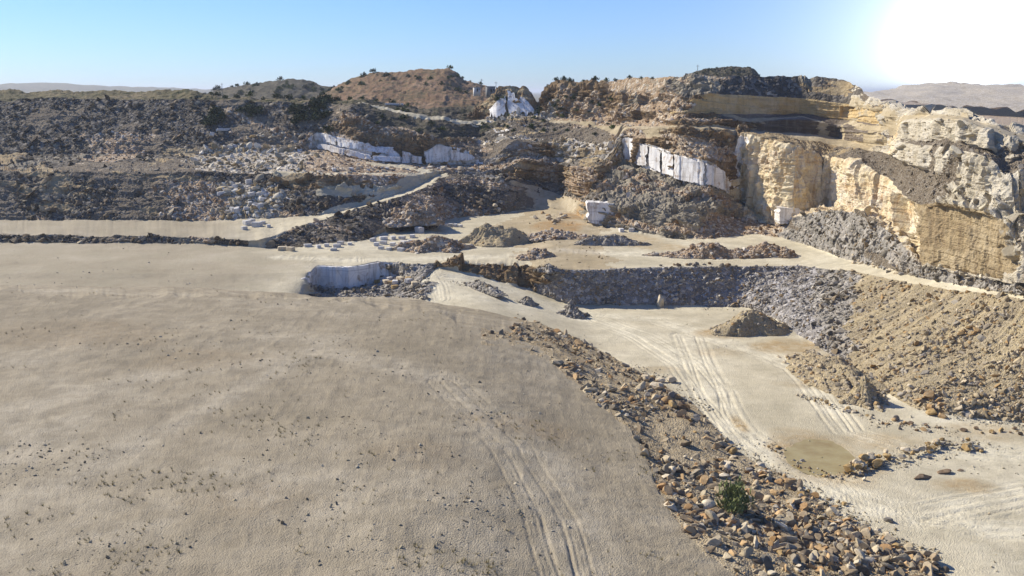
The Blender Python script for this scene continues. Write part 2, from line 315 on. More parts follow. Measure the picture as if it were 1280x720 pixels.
K = layer([(-700, 194, 14), (250, 193.5, 14), (300, 192, 14), (380, 190, 14), (395, 184, 14), (430, 193, 14), (470, 200, 14), (526, 204, 14), (590, 206, 10), (620, 206, 6), (640, 197, 4), (700, 198, 4), (740, 196, 4), (765, 192, 3), (778, 158.5, 12), (850, 157, 12), (900, 159, 12), (925, 161.5, 10), (1000, 167, 16), (1050, 173, 16), (1090, 185, 10),
           (1110, 184, 1.5), (1130, 179, 1.), (1160, 184, .5), (1190, 186, .3), (1215, 190, .3), (1240, 200, .3), (1258, 222, .4), (1280, 214, .5), (1420, 212, .5), (2000, 220, .5)], 8, 1.5, 30, 21)
L = layer([(-700, 186, 1.6), (250, 186, 1.6), (300, 186, 1.6), (380, 181, 1.5), (393, 165, .1), (450, 177, .1), (527, 191, .1), (534, 191, .1), (545, 179, .1), (590, 190, .1), (610, 202, .5), (640, 176, .3), (690, 181, .3), (735, 186, .5), (765, 180, .8), (778, 155, 2), (800, 154, 2), (850, 150, 1.5), (900, 150, .6), (930, 152, .3), (1000, 150, .1), (1050, 157, .1), (1095, 164, .1),
           (1110, 168, .2), (1126, 175, 8), (1160, 176, 9), (1200, 179, 9), (1240, 191, 8), (1260, 206, 6), (1280, 200, 6), (1420, 200, 6), (2000, 205, 6)], 1, 2, 25, 23)
Ml = layer([(-700, 152, 1.8), (250, 152, 1.8), (300, 147, 1.7), (380, 150, 1.6), (400, 150, 1.5), (440, 150, 1.4), (500, 162, 1.2), (545, 172, .9), (600, 173, 4), (640, 171.5, 6), (700, 165, 3), (740, 160, 3), (765, 157, 4), (780, 152, 2), (800, 147, 1.5), (850, 142, 1.5), (900, 143, 3), (1000, 143, 6), (1060, 150, 6), (1095, 156, 5), (1122, 160, 2), (1130, 150, .25), (1170, 147, .25), (1200, 150, .25), (1240, 165, .5), (1280, 178, .6), (2000, 180, 1)], 1.5, 2, 22, 25)
N = layer([(-700, 128, 1.8), (250, 124, 1.7), (300, 128, 1.6), (400, 128, 1.6), (440, 130, 1.4), (480, 140, 3), (540, 152, 3), (600, 151, 1.8), (650, 143, 3), (690, 147, 3), (750, 151, 3), (780, 146, .6), (800, 136, .7), (850, 124, .7), (880, 119, .2), (900, 118, .12), (1000, 123, .12), (1060, 130, .15), (1095, 136, .2), (1125, 145, 2), (1170, 143, 10), (1200, 145, 10), (1240, 158, 9), (1280, 170, 8), (2000, 172, 6)], 1.5, 1.5, 25, 27)
O = layer([(-700, 116, 8), (200, 114, 8), (242, 112, 3), (256, 119, 6), (300, 123, 7), (400, 124.5, 8), (450, 124, 8), (480, 128, 6), (540, 136, 4), (590, 132, 3), (608, 126, 2), (617, 113, .6), (640, 107, .6), (660, 108, .6), (668, 124, 1.), (673, 136, 3), (678, 112, .5), (688, 104, .5), (700, 102, .5), (730, 104, .6), (760, 102, .8), (800, 98, 1), (850, 95, 1.3), (900, 96, 1.4), (950, 97, 1.3), (1000, 97, 1.2), (1040, 99, 1.2), (1060, 102, 1.2), (1072, 110, 1.4), (1085, 121, 2), (1130, 136, 5), (1170, 137, 6), (1200, 140, 6), (1240, 151, 6), (1280, 162, 6), (2000, 160, 8)], 2, 2.5, 18, 29)
LAY.append([LAY[O][0] + 45, LAY[O][1] - 12.0])
LAY.append([LAY[O][0] + 260, np.minimum(LAY[O][1] - 25, -22.0)])
LAY.append([np.full_like(U, 2600.0), np.full_like(U, -46.0)])
LAY.append([np.full_like(U, 9000.0), np.full_like(U, -30.0)])
LAY.append([np.full_like(U, 60000.0), np.full_like(U, -30.0)])
NG = len(LAY) - 1
#           A0A  AB   BC   CD   DE   EF  FG  GH  HI  IJ  JK  KL  LM  MN  NO  tails
SUB = [6, 150, 80, 130, 110, 40, 48, 44, 80, 50, 24, 26, 34, 26, 26, 8, 8, 10, 6, 4]
ZONE = [
    [(9999, 'earth')], [(930, 'earth'), (1060, 'near_slope'), (9999, 'floor')],
    [(640, 'earth'), (9999, 'near_slope')],
    [(385, 'floor'), (528, 'scree_grey'), (9999, 'floor')],
    [(385, 'floor'), (476, 'marble'), (540, 'scree_grey'), (675, 'rock_brown'), (1012, 'scree_blue'), (1062, 'scree_grey'), (9999, 'scree_tan')],
    [(640, 'floor'), (760, 'track'), (9999, 'floor')],
    [(552, 'scree_dark'), (665, 'scree_dark'), (733, 'track'), (866, 'rock_grey'), (995, 'rubble_pink'), (9999, 'scree_grey')],
    [(546, 'floor'), (640, 'scree_grey'), (733, 'scree_dark'), (925, 'rock_grey'), (1110, 'cliff_cream'), (9999, 'cliff_pale')],
    [(205, 'scree_dark'), (268, 'rubble_pink'), (345, 'rubble_pale'), (520, 'scree_dark'), (560, 'floor'), (640, 'scree_grey'), (772, 'rock_brown'), (921, 'marble'), (1046, 'cliff_cream'), (1140, 'cliff_cream'), (1266, 'rock_tan'), (9999, 'cliff_pale')],
    [(340, 'scree_dark'), (525, 'rock_brown'), (640, 'rubble_pink'), (772, 'scree_dark'), (922, 'rock_brown'), (1060, 'rock_tan'), (1190, 'slope'), (9999, 'cliff_pale')],
    [(250, 'scree_dark'), (390, 'rubble_pale'), (625, 'rubble_pink'), (772, 'scree_grey'), (1100, 'track'), (9999, 'cliff_pale')],
    [(120, 'slope'), (385, 'scree_dark'), (596, 'marble'), (638, 'scree_grey'), (738, 'rock_brown'), (925, 'rock_brown'), (1106, 'rock_dark'), (1135, 'cliff_pale'), (9999, 'slope')],
    [(400, 'slope'), (600, 'rock_brown'), (775, 'slope'), (900, 'rock_brown'), (1108, 'rock_dark'), (9999, 'cliff_pale')],
    [(440, 'slope'), (620, 'veg_dark'), (775, 'scree_dark'), (850, 'rock_brown'), (1098, 'rock_ochre'), (1130, 'cliff_pale'), (9999, 'track')],
    [(450, 'veg'), (606, 'veg_dark'), (790, 'rock_brown'), (855, 'rock_grey'), (1084, 'scree_dark'), (9999, 'cliff_pale')],
    [(900, 'veg'), (9999, 'rubble_pink')], [(900, 'veg'), (9999, 'rubble_pink')], [(900, 'veg'), (9999, 'rubble_pink')], [(900, 'veg'), (9999, 'rubble_pink')], [(900, 'veg'), (9999, 'rubble_pink')]]

rows_d, rows_z, row_gap, row_t = [], [], [], []
for g in range(NG):
    n = SUB[g]
    for k in range(n):
        t = k / n
        rows_d.append(LAY[g][0] * (1 - t) + LAY[g + 1][0] * t); rows_z.append(LAY[g][1] * (1 - t) + LAY[g + 1][1] * t)
        row_gap.append(g); row_t.append(t)
rows_d.append(LAY[-1][0]); rows_z.append(LAY[-1][1]); row_gap.append(NG - 1); row_t.append(1.0)
GD = np.array(rows_d); GZ = np.array(rows_z); row_gap = np.array(row_gap); row_t = np.array(row_t)
NR, NC = GD.shape
P0 = xyz(U[None, :], GD, GZ)
# zones per face, ragged sideways
WARP = 34 * fbm(P0[:-1, :-1] * np.array([1, .6, 1.6]), 18.0, 4, 60, .6) + 46 * fbm(P0[:-1, :-1] * np.array([.6, .6, 2.2]), 6.0, 4, 65, .6) + 8 * fbm(P0[:-1, :-1], 1.5, 2, 70)
fz = np.zeros((NR - 1, NC - 1), int)
for r in range(NR - 1):
    g = row_gap[r]; jitter = noise1(np.full(NC - 1, r * 1.0) + 37 * g, 14, 41, 3)[0] * 7
    uu = U[:-1] + jitter + WARP[r] * (1.0 if g > 4 else .6)
    lim = np.array([x[0] for x in ZONE[g]]); idx = np.searchsorted(lim, uu, side='right')
    fz[r] = np.array([ZI[x[1]] for x in ZONE[g]])[np.minimum(idx, len(lim) - 1)]
# bands and patches of other rock within a face, running with the bedding
bed = fbm((P0[:-1, :-1] + np.stack([0 * P0[:-1, :-1, 0]] * 2 + [.14 * P0[:-1, :-1, 0]], -1)) * np.array([.22, .22, 1.5]), 9.0, 5, 75, .6)
pat = fbm(P0[:-1, :-1], 26.0, 5, 85, .6); gq = row_gap[:-1, None]
def sub(src, cond, dst): fz[(fz == ZI[src]) & cond] = ZI[dst]
mid = (gq >= 5) & (gq <= 14)
sub('scree_dark', mid & (bed > .2), 'rubble_pink'); sub('scree_dark', mid & (bed < -.26), 'rock_brown'); sub('scree_dark', mid & (pat > .16) & (gq != 5), 'slope'); sub('scree_dark', mid & (pat < -.3), 'rock_grey')
sub('slope', (gq >= 11) & (gq <= 13) & (U[None, :-1] < 470) & (pat < -.02), 'scree_dark'); sub('slope', (gq >= 11) & (gq <= 13) & (U[None, :-1] < 470) & (bed > .2), 'rock_brown')
sub('rock_brown', mid & (bed > .17), 'rubble_pink'); sub('rock_brown', mid & (bed < -.28), 'rock_tan'); sub('rock_brown', mid & (pat > .3), 'rock_grey')
sub('rock_grey', mid & (bed > .24), 'rubble_pink'); sub('scree_grey', mid & (bed > .26), 'slope'); sub('cliff_pale', pat < -.32, 'cliff_cream')
sub('earth', (gq == 1) & (row_t[:-1, None] > .93 - .3 * (pat + .8 * bed)) & (U[None, :-1] > 600), 'near_slope')
fin = fbm(P0[:-1, :-1] * np.array([1, 1, .45]), 5.0, 4, 95, .6)
sub('marble', (gq == 8) & (fin > .16), 'rock_brown'); sub('marble', (gq == 11) & (fin > .2), 'rock_brown'); sub('marble', (gq == 8) & (fin < -.3), 'rock_grey'); sub('cliff_pale', (pat > .24) & (gq > 8), 'slope')
sub('rock_brown', (gq == 13) & (U[None, :-1] > 612) & (U[None, :-1] < 673) & (row_t[:-1, None] < .62 + .5 * bed), 'marble')
amp_t = np.array([ZAMP[z] for z in ZONES])
def vert_avg(a):
    p = np.pad(a, 1, mode='edge'); return (p[:-1, :-1] + p[1:, :-1] + p[:-1, 1:] + p[1:, 1:]) / 4
def blur(a, nr, nc):
    for ax, n in ((0, nr), (1, nc)):
        if n < 1: continue
        pad = [(0, 0), (0, 0)]; pad[ax] = (n, n); p = np.pad(a, pad, mode='edge'); c = np.cumsum(p, ax)
        c = np.concatenate([np.zeros_like(np.take(c, [0], ax)), c], ax); m = 2 * n + 1
        a = (np.take(c, range(m, c.shape[ax]), ax) - np.take(c, range(0, c.shape[ax] - m), ax)) / m
    return a
AMP = blur(vert_avg(amp_t[fz, 0]), 3, 3); WL = blur(vert_avg(amp_t[fz, 1]), 3, 3); STR = blur(vert_avg(amp_t[fz, 2]), 2, 3)
def normals(P):
    a = np.gradient(P, axis=1); b = np.gradient(P, axis=0); n = np.cross(a, b); n /= np.linalg.norm(n, axis=-1, keepdims=True) + 1e-9
    return n
Nn = normals(blur(P0.reshape(NR, -1), 4, 0).reshape(NR, NC, 3))
Nn[Nn[..., 2] < 0] *= -1
far = np.clip(P0[..., 1:2] / 300, .55, 1.6)
n1 = fbm(P0, 11.0, 5, 100, .55) ; n2 = fbm(P0, 3.2, 4, 140, .6, True); n3 = fbm(P0 * np.array([1, 1, .35]), 22.0, 3, 170, .5)
disp = AMP[..., None] * Nn * (0.75 * n1 + 0.45 * n2 + 0.7 * n3)[..., None]
disp[..., 1] *= 0.8
def facets(p, scale, seed):
    q = p / scale; i = np.floor(q).astype(np.int64); best = np.full(len(q), 9e9); off = np.zeros(len(q))
    for dx in (-1, 0, 1):
        for dy in (-1, 0, 1):
            for dz in (-1, 0, 1):
                c = i + np.array([dx, dy, dz]); h = [_hash(c[:, 0], c[:, 1], c[:, 2], seed + k) for k in range(4)]
                ctr = c + np.stack(h[:3], -1); dl = q - ctr; dist = (dl ** 2).sum(-1); m_ = dist < best
                gx = h[0] * 37.7 % 1 - .5; gy = h[1] * 41.3 % 1 - .5; gz_ = h[2] * 53.9 % 1 - .5
                val = (h[3] - .5) * 1.1 + 1.3 * (dl[:, 0] * gx + dl[:, 1] * gy + dl[:, 2] * gz_)
                off = np.where(m_, val, off); best = np.where(m_, dist, best)
    return off
BUT = blur(vert_avg(np.select([fz == ZI['cliff_cream'], fz == ZI['cliff_pale'], fz == ZI['rock_tan'], fz == ZI['rock_brown'], fz == ZI['rock_ochre']], [1.7, 1.3, .5, .9, .3], 0.0)), 3, 2)
disp += Nn * np.array([1, 1, .3]) * (BUT * (fbm(P0 * np.array([1, 1, .14]), 10.0, 4, 450, .5, True) + .3))[..., None]
RUN = blur(vert_avg(np.where(np.isin(fz, [ZI['scree_tan'], ZI['scree_blue'], ZI['scree_grey'], ZI['slope']]), 1., 0.)), 3, 2)
disp += Nn * (RUN * 1.0 * fbm(P0 * np.array([.08, 1, .05]), 6.0, 4, 460, .6, True))[..., None]
rockz = [ZI[z] for z in ('cliff_cream', 'cliff_pale', 'rock_brown', 'rock_tan', 'rock_grey')]
FA = blur(vert_avg(np.where(np.isin(fz, rockz), np.where(fz == ZI['cliff_pale'], 1.15, np.where(fz == ZI['rock_tan'], .35, 1.0)), 0.)), 2, 2)
fm = FA > .05; pf = P0[fm] + .8 * np.stack([n2[fm], n1[fm], n3[fm]], -1)
pale_ = np.clip((P0[fm][:, 0] - 95) / 15, 0, 1)
pf = P0[fm] + .35 * np.stack([n2[fm], n1[fm], n3[fm]], -1)
cream_ = np.clip(1 - np.abs(P0[fm][:, 0] - 95) / 40, 0, 1) * (P0[fm][:, 1] < 345)
fv_ = (2.0 - .5 * cream_) * facets(pf * np.stack([1 + 0 * cream_, 1 + 0 * cream_, .75 - .45 * cream_], -1) * (1 - .3 * pale_[:, None]), 7.5, 410) + (.9 - .45 * pale_ - .2 * cream_) * facets(pf * np.stack([1 + 0 * cream_, 1 + 0 * cream_, 1 - .5 * cream_], -1), 2.6, 420) + .55 * n2[fm] * np.clip(1.2 - pale_, 0, 1)
disp[fm] += Nn[fm] * (FA[fm] * fv_)[:, None]
sz = P0[..., 2] + 2.2 * fbm(P0, 40.0, 3, 200) + 0.12 * P0[..., 0]
saw = (sz / 2.7) % 1.0; saw2 = (sz / 1.1) % 1.0
hn = Nn * np.array([1, 1, 0.0])
disp += STR[..., None] * hn * ((saw ** 1.5 - .5) * 2.0 + (saw2 - .5) * .8)[..., None] * (0.6 + 0.5 * fbm(P0, 17.0, 2, 220))[..., None]
# keep the pond flat
PT = P0 + disp
def pix(u, v, z=-55.0):
    d = -z / float(TAN(v)); return xyz(u, d, z)
TAILMASK = np.clip((3000 - GD) / 2000, 0, 1)[..., None]
PT = P0 + disp * TAILMASK
PC = pix(1028, 571); P_RX, P_RY = 5.6, 8.2
pr = np.hypot((PT[..., 0] - PC[0] - 0.12 * (PT[..., 1] - PC[1])) / P_RX, (PT[..., 1] - PC[1]) / P_RY) + 0.16 * fbm(PT * np.array([1, 1, 0]), 4.0, 3, 300)
sunk = np.clip(1.35 - pr, 0, 1) * (row_gap[:, None] == 3)
PT[..., 2] = np.where(sunk > 0, PT[..., 2] * (1 - np.clip(sunk * 2, 0, 1)) + (-55.0 - 0.35 * np.clip(sunk, 0, .6)) * np.clip(sunk * 2, 0, 1), PT[..., 2])

# wheel tracks and damp patches on the dusty ground
def seg_dist(P, pts):
    best = np.full(P.shape[:-1], 1e9)
    for a, b in zip(pts[:-1], pts[1:]):
        a, b = np.array(a), np.array(b); ab = b - a
        t = np.clip(((P[..., 0] - a[0]) * ab[0] + (P[..., 1] - a[1]) * ab[1]) / (ab @ ab), 0, 1)
        best = np.minimum(best, np.hypot(P[..., 0] - a[0] - t * ab[0], P[..., 1] - a[1] - t * ab[1]))
    return best
def road(pxs, z): return [tuple(pix(u, v, zz)[:2]) for (u, v), zz in zip(pxs, z if isinstance(z, (list, tuple)) else [z] * len(pxs))]
track = np.zeros((NR, NC)); wet = np.zeros((NR, NC)); rut = np.zeros((NR, NC))
wob = 1.2 * fbm(PT * np.array([1, 1, 0]), 20, 2, 320)
def add_track(pts, width, ruts=True):
    global track, rut
    dd = seg_dist(PT, pts) + wob
    track = np.maximum(track, np.clip(1.4 - dd / width, 0, 1))
    if ruts:
        dd = seg_dist(PT, pts) + wob * .8
        for o_, q_ in ((.95, 1.), (1.7, .6), (2.9, .8), (width * .95, .5)): rut = np.maximum(rut, q_ * np.exp(-(np.abs(dd - o_) / .24) ** 3) * (.75 + .5 * fbm(PT * np.array([1, 1, 0]), 3.0, 2, 345)))
add_track(road([(560, 340), (600, 350), (660, 371), (720, 390), (800, 420), (860, 455), (895, 500), (920, 540), (980, 582), (1060, 620), (1150, 645), (1280, 620), (1400, 600)], [-47.4, -49.6, -52.8, -54.8] + [-55] * 9), 4.5)
add_track(road([(860, 420), (880, 470), (900, 520), (940, 560), (1010, 600), (1100, 640), (1240, 660), (1400, 660)], -55), 3.5)
add_track(road([(760, 395), (820, 400), (900, 425), (1000, 460), (1060, 540), (1130, 560), (1280, 570)], -55), 3.0)
add_track(road([(350, 323), (430, 326), (520, 324), (600, 322), (700, 318), (800, 322), (900, 328)], -47), 4.0)
add_track(road([(548, 366), (542, 350), (530, 332)], [-49, -48.5, -47.2]), 4.0)
add_track(road([(0, 520), (200, 470), (420, 440), (560, 470), (700, 560), (760, 720)], -44.7), 4.0, False)
add_track(road([(0, 640), (160, 560), (330, 470), (420, 420)], -44.5), 3.0, False)
add_track(road([(560, 480), (640, 560), (690, 650), (720, 760)], [-46, -47, -48, -48.5]), 2.4)
for (u, v, rx, ry, z, a) in [(905, 418, 7, 5, -55, .9), (980, 432, 9, 7, -55, 1.), (1050, 450, 6, 6, -55, .7), (925, 530, 1.2, 5, -55, 1.), (1205, 608, 4.5, 3, -55, .8), (1028, 571, 8, 11, -55, .9), (830, 462, 5, 3, -55, .5), (1100, 552, 8, 5, -55, .6),
                              (1230, 540, 8, 5, -55, .5), (700, 283, 9, 14, -45.5, 1.), (720, 270, 8, 10, -44.6, 1.), (820, 312, 10, 10, -47, .7), (790, 300, 10, 14, -46, .7), (900, 440, 6, 4, -55, .4), (1000, 480, 6, 3, -55, .4),
                              (250, 450, 14, 8, -44.6, .3), (520, 560, 8, 6, -44.6, .3), (330, 620, 9, 6, -44.6, .25), (100, 420, 20, 12, -44.4, .3), (650, 510, 7, 5, -44.7, .4)]:
    c = pix(u, v, z); q = np.hypot((PT[..., 0] - c[0]) / rx, (PT[..., 1] - c[1]) / ry) + .45 * fbm(PT * np.array([1, 1, 0]), 9, 3, 330)
    wet = np.maximum(wet, a * np.clip((1.15 - q) / .5, 0, 1))
flatz = np.isin(fz, [ZI['floor'], ZI['earth'], ZI['track']]); fv = vert_avg(flatz.astype(float))
PT[..., 2] -= np.clip(rut, 0, 1.2) * .24 * (fv > .9)
track = np.clip(track - .0 * rut, 0, 1)

PU, PV = proj(PT)
vis = np.minimum.accumulate(np.where(GD > 25, PV, 1e9), axis=0)      # per column: highest row of the picture covered so far
def hit(u, v):
    """first ground point seen at picture position (u, v), with its indices"""
    j = int(np.clip(np.searchsorted(U, u), 1, NC - 1)); col = vis[:, j]
    i = int(np.argmax(col <= v))
    if col[i] > v: return None
    return PT[i, j].copy(), i, j
def lane(pxs, hw, zone, wob_=.5):
    pts = [hit(*p) for p in pxs]; pts = [q[0] for q in pts if q is not None]
    dd = seg_dist(PT[:-1, :-1], [p[:2] for p in pts]) + wob_ * wob[:-1, :-1] * .4
    zz = np.interp(PT[:-1, :-1, 1], *[np.array(x) for x in zip(*sorted((p[1], p[2]) for p in pts))])
    fz[(dd < hw) & (np.abs(PT[:-1, :-1, 2] - zz) < 9)] = ZI[zone]
lane([(283, 137), (305, 148), (330, 160), (355, 171), (380, 183), (400, 193)], 1.6, 'rubble_pink')
lane([(452, 128), (485, 137), (520, 145), (560, 151), (602, 153)], 2.2, 'floor')
lane([(546, 221), (535, 216), (520, 212), (500, 208), (470, 206)], 4.2, 'floor')
lane([(690, 152), (720, 153), (750, 156), (785, 160)], 1.8, 'track')
lane([(325, 297), (360, 283), (400, 272), (440, 261), (475, 251), (505, 240), (530, 229), (546, 220)], 4.0, 'floor')
lane([(400, 240), (440, 239), (480, 238), (512, 237)], 2.0, 'floor')
lane([(645, 200), (690, 203), (725, 211), (742, 222)], 1.5, 'rubble_pink')
lane([(775, 160), (820, 160), (870, 161), (915, 164)], 1.5, 'track')
lane([(590, 172), (640, 171), (690, 179), (720, 193)], 1.5, 'rubble_pale')
lane([(425, 151), (455, 149), (500, 160), (540, 172)], 1.4, 'rubble_pink')
lane([(345, 217), (400, 218), (500, 218), (528, 218)], 1.5, 'floor')
lane([(255, 190), (300, 187), (350, 188), (390, 194)], 3.0, 'rubble_pale')
lane([(700, 174), (740, 184), (772, 197)], 1.2, 'rubble_pale')
lane([(690, 147), (740, 150), (776, 154)], 1.5, 'rubble_pink')
lane([(762, 208), (800, 222), (850, 240), (905, 256)], 1.2, 'rubble_pink')
lane([(748, 235), (800, 240), (860, 252)], 1.0, 'rubble_pink')
lane([(610, 150), (650, 146), (690, 146)], 1.8, 'rubble_pale')
lane([(905, 144), (1000, 146), (1060, 153), (1120, 163)], .9, 'track')
lane([(700, 118), (745, 128), (790, 146)], 1.1, 'rubble_pink')
lane([(770, 112), (810, 124), (850, 138)], 1.1, 'rubble_pink')

def link(o, kind=None):
    S.collection.objects.link(o)
    if kind: o['kind'] = kind
    return o
def np_mesh(name, V, faces, mats, midx=None, smooth=None):
    me = bpy.data.meshes.new(name); V = np.asarray(V, np.float32).reshape(-1, 3); faces = np.asarray(faces, np.int32); k = faces.shape[1]; nf = len(faces)
    me.vertices.add(len(V)); me.vertices.foreach_set('co', V.ravel())
    me.loops.add(nf * k); me.loops.foreach_set('vertex_index', faces.ravel())
    me.polygons.add(nf); me.polygons.foreach_set('loop_start', np.arange(0, nf * k, k, dtype=np.int32))
    for m in mats: me.materials.append(m)
    if midx is not None: me.polygons.foreach_set('material_index', np.asarray(midx, np.int32).ravel())
    if smooth is not None: me.polygons.foreach_set('use_smooth', np.broadcast_to(np.asarray(smooth, bool).ravel(), (nf,)).copy())
    me.update(calc_edges=True); return me
def grid_faces(nr, nc):
    i = np.arange(nr - 1)[:, None] * nc + np.arange(nc - 1)[None, :]
    return np.stack([i, i + 1, i + nc + 1, i + nc], -1).reshape(-1, 4)
PU_ = proj(P0)[0]
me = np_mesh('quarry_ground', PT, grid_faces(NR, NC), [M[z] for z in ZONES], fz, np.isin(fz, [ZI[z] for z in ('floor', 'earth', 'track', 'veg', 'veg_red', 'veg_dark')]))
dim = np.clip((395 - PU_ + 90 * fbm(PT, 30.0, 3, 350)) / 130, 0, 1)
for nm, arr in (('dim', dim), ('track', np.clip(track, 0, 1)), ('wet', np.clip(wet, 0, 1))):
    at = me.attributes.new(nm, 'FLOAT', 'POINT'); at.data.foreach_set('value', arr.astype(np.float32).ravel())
link(bpy.data.objects.new('quarry_ground', me), 'structure')

WPP = lambda p: (p[1] * CP - p[2] * SP) / FPX                          # metres per picture pixel at a point

# ------------------------------------------------------------------ hills behind the quarry
def hill(name, crest, d0, d1, d2, zb, mat, amp=2.0, wl=20, jit=1.5, seed=0, nu=170, u0=None, u1=None):
    """crest = picture silhouette; the hill starts at distance d0, crests at d1 and falls away to d2"""
    cu = np.array([c[0] for c in crest], float); u = np.linspace(cu[0], cu[-1], nu)
    v = np.interp(u, cu, [c[1] for c in crest]) + noise1(u, 16, seed, 4) * jit
    zc = -TAN(v) * d1
    rows = []
    for t in np.linspace(0, 1, 40): rows.append((d0 + (d1 - d0) * t + 0 * u, zb + (zc - zb) * (t ** .8)))
    for t in np.linspace(0, 1, 14)[1:]: rows.append((d1 + (d2 - d1) * t + 0 * u, zc + (zb - zc) * t ** 1.4))
    d = np.array([r[0] for r in rows]); z = np.array([r[1] for r in rows]); a = (u - 640) / FPX
    P = np.stack([np.broadcast_to(a * d1, d.shape) * (1 + .25 * (d - d1) / d1), d, z], -1)
    n = normals(P); n[n[..., 2] < 0] *= -1
    edge = np.clip(np.minimum(np.arange(len(rows)), 60)[:, None] / 5, 0, 1)
    P = P + n * (amp * (fbm(P, wl, 5, seed + 5, .55) + .5 * fbm(P, wl * .25, 3, seed + 9, .6, True)) * edge)[..., None]
    m = np_mesh(name, P, grid_faces(*P.shape[:2]), [mat], None, True)
    o = link(bpy.data.objects.new(name, m), 'structure'); return P
HA = hill('hill', [(225, 124), (262, 120), (285, 113), (310, 107), (340, 102.5), (370, 98.5), (385, 100), (405, 107), (430, 113), (460, 120), (480, 124)], 760, 950, 1200, -22, M['veg_dark'], 3.0, 30, 1.2, 501)
HB = hill('hill', [(405, 122), (425, 107.5), (450, 97), (470, 92.5), (500, 89.5), (535, 88), (562, 87), (572, 93), (580, 100), (598, 106), (615, 112), (640, 122)], 640, 780, 1000, -14, M['veg_red'], 3.0, 24, 1.2, 521)
HC = hill('hill', [(852, 100), (856, 93), (872, 87), (900, 83), (930, 83.5), (938, 89), (944, 98)], 628, 650, 720, 3, M['veg_dark'], 1.2, 9, 1.2, 541)
HD = hill('distant_hill', [(1040, 124), (1085, 116), (1120, 112), (1150, 106), (1168, 103), (1190, 107), (1215, 110), (1240, 108), (1275, 110), (1330, 113), (1400, 108), (1700, 112), (2000, 116)], 1300, 2600, 3400, -30, M['rubble_pale'], 10, 90, 1.0, 561)
HE = hill('distant_hill', [(-700, 112), (-300, 106), (-100, 109), (60, 104), (160, 109), (230, 111), (255, 112.5), (300, 113), (420, 118)], 5200, 6500, 8000, -40, M['veg'], 16, 200, 0.6, 581)

# ------------------------------------------------------------------ the air
hz = bpy.data.materials.new('haze_air'); hz.use_nodes = True; ht = hz.node_tree; ht.nodes.clear()
ho = ht.nodes.new('ShaderNodeOutputMaterial'); hv = ht.nodes.new('ShaderNodeVolumePrincipled')
hv.inputs['Color'].default_value = (.86, .92, 1.0, 1); hv.inputs['Density'].default_value = 0.8e-4; hv.inputs['Anisotropy'].default_value = .2
ht.links.new(hv.outputs[0], ho.inputs['Volume'])
hb = 90000.0; hv8 = np.array([(x, y, z) for x in (-hb, hb) for y in (-hb, hb) for z in (-58.0, 70.0)])
link(bpy.data.objects.new('haze', np_mesh('haze', hv8, np.array([(0, 1, 3, 2), (4, 6, 7, 5), (0, 4, 5, 1), (2, 3, 7, 6), (0, 2, 6, 4), (1, 5, 7, 3)]), [hz])), 'stuff')

# ------------------------------------------------------------------ helpers for things
def tag(o, label, cat, group=None):
    o['label'] = label; o['category'] = cat
    if group: o['group'] = group
    return o
def at_layers(lo, hi, u, t):
    if isinstance(lo, tuple):
        u0, u1, d0, d1, vlo, vhi = lo; d = d0 + (d1 - d0) * (u - u0) / (u1 - u0) + 0 * t
        return d, -TAN(vlo + (vhi - vlo) * t) * d
    d = np.interp(u, U, LAY[lo][0]) * (1 - t) + np.interp(u, U, LAY[hi][0]) * t; z = np.interp(u, U, LAY[lo][1]) * (1 - t) + np.interp(u, U, LAY[hi][1]) * t
    return d, z

# ------------------------------------------------------------------ sawn white marble faces
def marble_face(lo, hi, u0, u1, ta, tb, label, proud=.9, thick=2.2, seed=0, group=None, name='sawn_wall', ragged=.06):
    nu, nt_ = max(8, int((u1 - u0) / 1.2)), 16
    us = np.linspace(u0, u1, nu); s = np.linspace(0, 1, nt_)
    lo_t = np.interp(us, [u0, u1], ta) + 1.6 * ragged * np.clip(noise1(us, 5, seed), -.3, 1); hi_t = np.interp(us, [u0, u1], tb) - ragged * (.4 * np.abs(noise1(us, 4, seed + 1)) + .5 * np.clip(np.round(2.5 * noise1(us, 12, seed + 2, 2)), 0, 2))
    V = []
    e0 = noise1(s, .22, seed + 11, 4) * min(3.2, .12 * (u1 - u0)); e1 = noise1(s, .22, seed + 12, 4) * min(3.2, .12 * (u1 - u0)); f_ = (us - u0) / (u1 - u0)
    for k in range(nt_):
        t = lo_t + (hi_t - lo_t) * s[k]
        uu = us + e0[k] * np.clip(1 - f_ * 2.5, 0, 1) + e1[k] * np.clip(1 - (1 - f_) * 2.5, 0, 1)
        d, z = at_layers(lo, hi, uu, t); d = np.minimum(d, at_layers(lo, hi, uu, lo_t)[0] + (t - lo_t) * 0 + (d - at_layers(lo, hi, uu, lo_t)[0]))
        V.append(xyz(uu, d - proud, z))
    V = np.array(V); stp = .09 * np.round(2.2 * noise1(us, 11, seed + 3, 2)) ; hi_t = hi_t + (stp - .06) * np.abs(hi_t - lo_t) * 0
    slab = 0.35 * np.round(1.8 * noise1(us, 9, seed + 4, 2)) + .12 * noise1(us, 3, seed + 5)
    V[..., 1] += slab[None, :] + .12 * fbm(V, 2.5, 3, seed + 9)
    Bk = V.copy(); Bk[..., 1] += thick; Bk[..., 2] -= .05
    top = np.stack([V[-1], Bk[-1]]); bot = np.stack([Bk[0], V[0]]); lf = np.stack([Bk[:, 0], V[:, 0]], 1); rt = np.stack([V[:, -1], Bk[:, -1]], 1)
    verts, faces, off = [], [], 0
    for Gd in (V, Bk[:, ::-1], top, bot, lf, rt):
        verts.append(Gd.reshape(-1, 3)); faces.append(grid_faces(*Gd.shape[:2]) + off); off += Gd.shape[0] * Gd.shape[1]
    m = np_mesh(name, np.concatenate(verts), np.concatenate(faces), [M['marble']])
    o = link(bpy.data.objects.new(name, m)); tag(o, label, 'marble face', group); return o
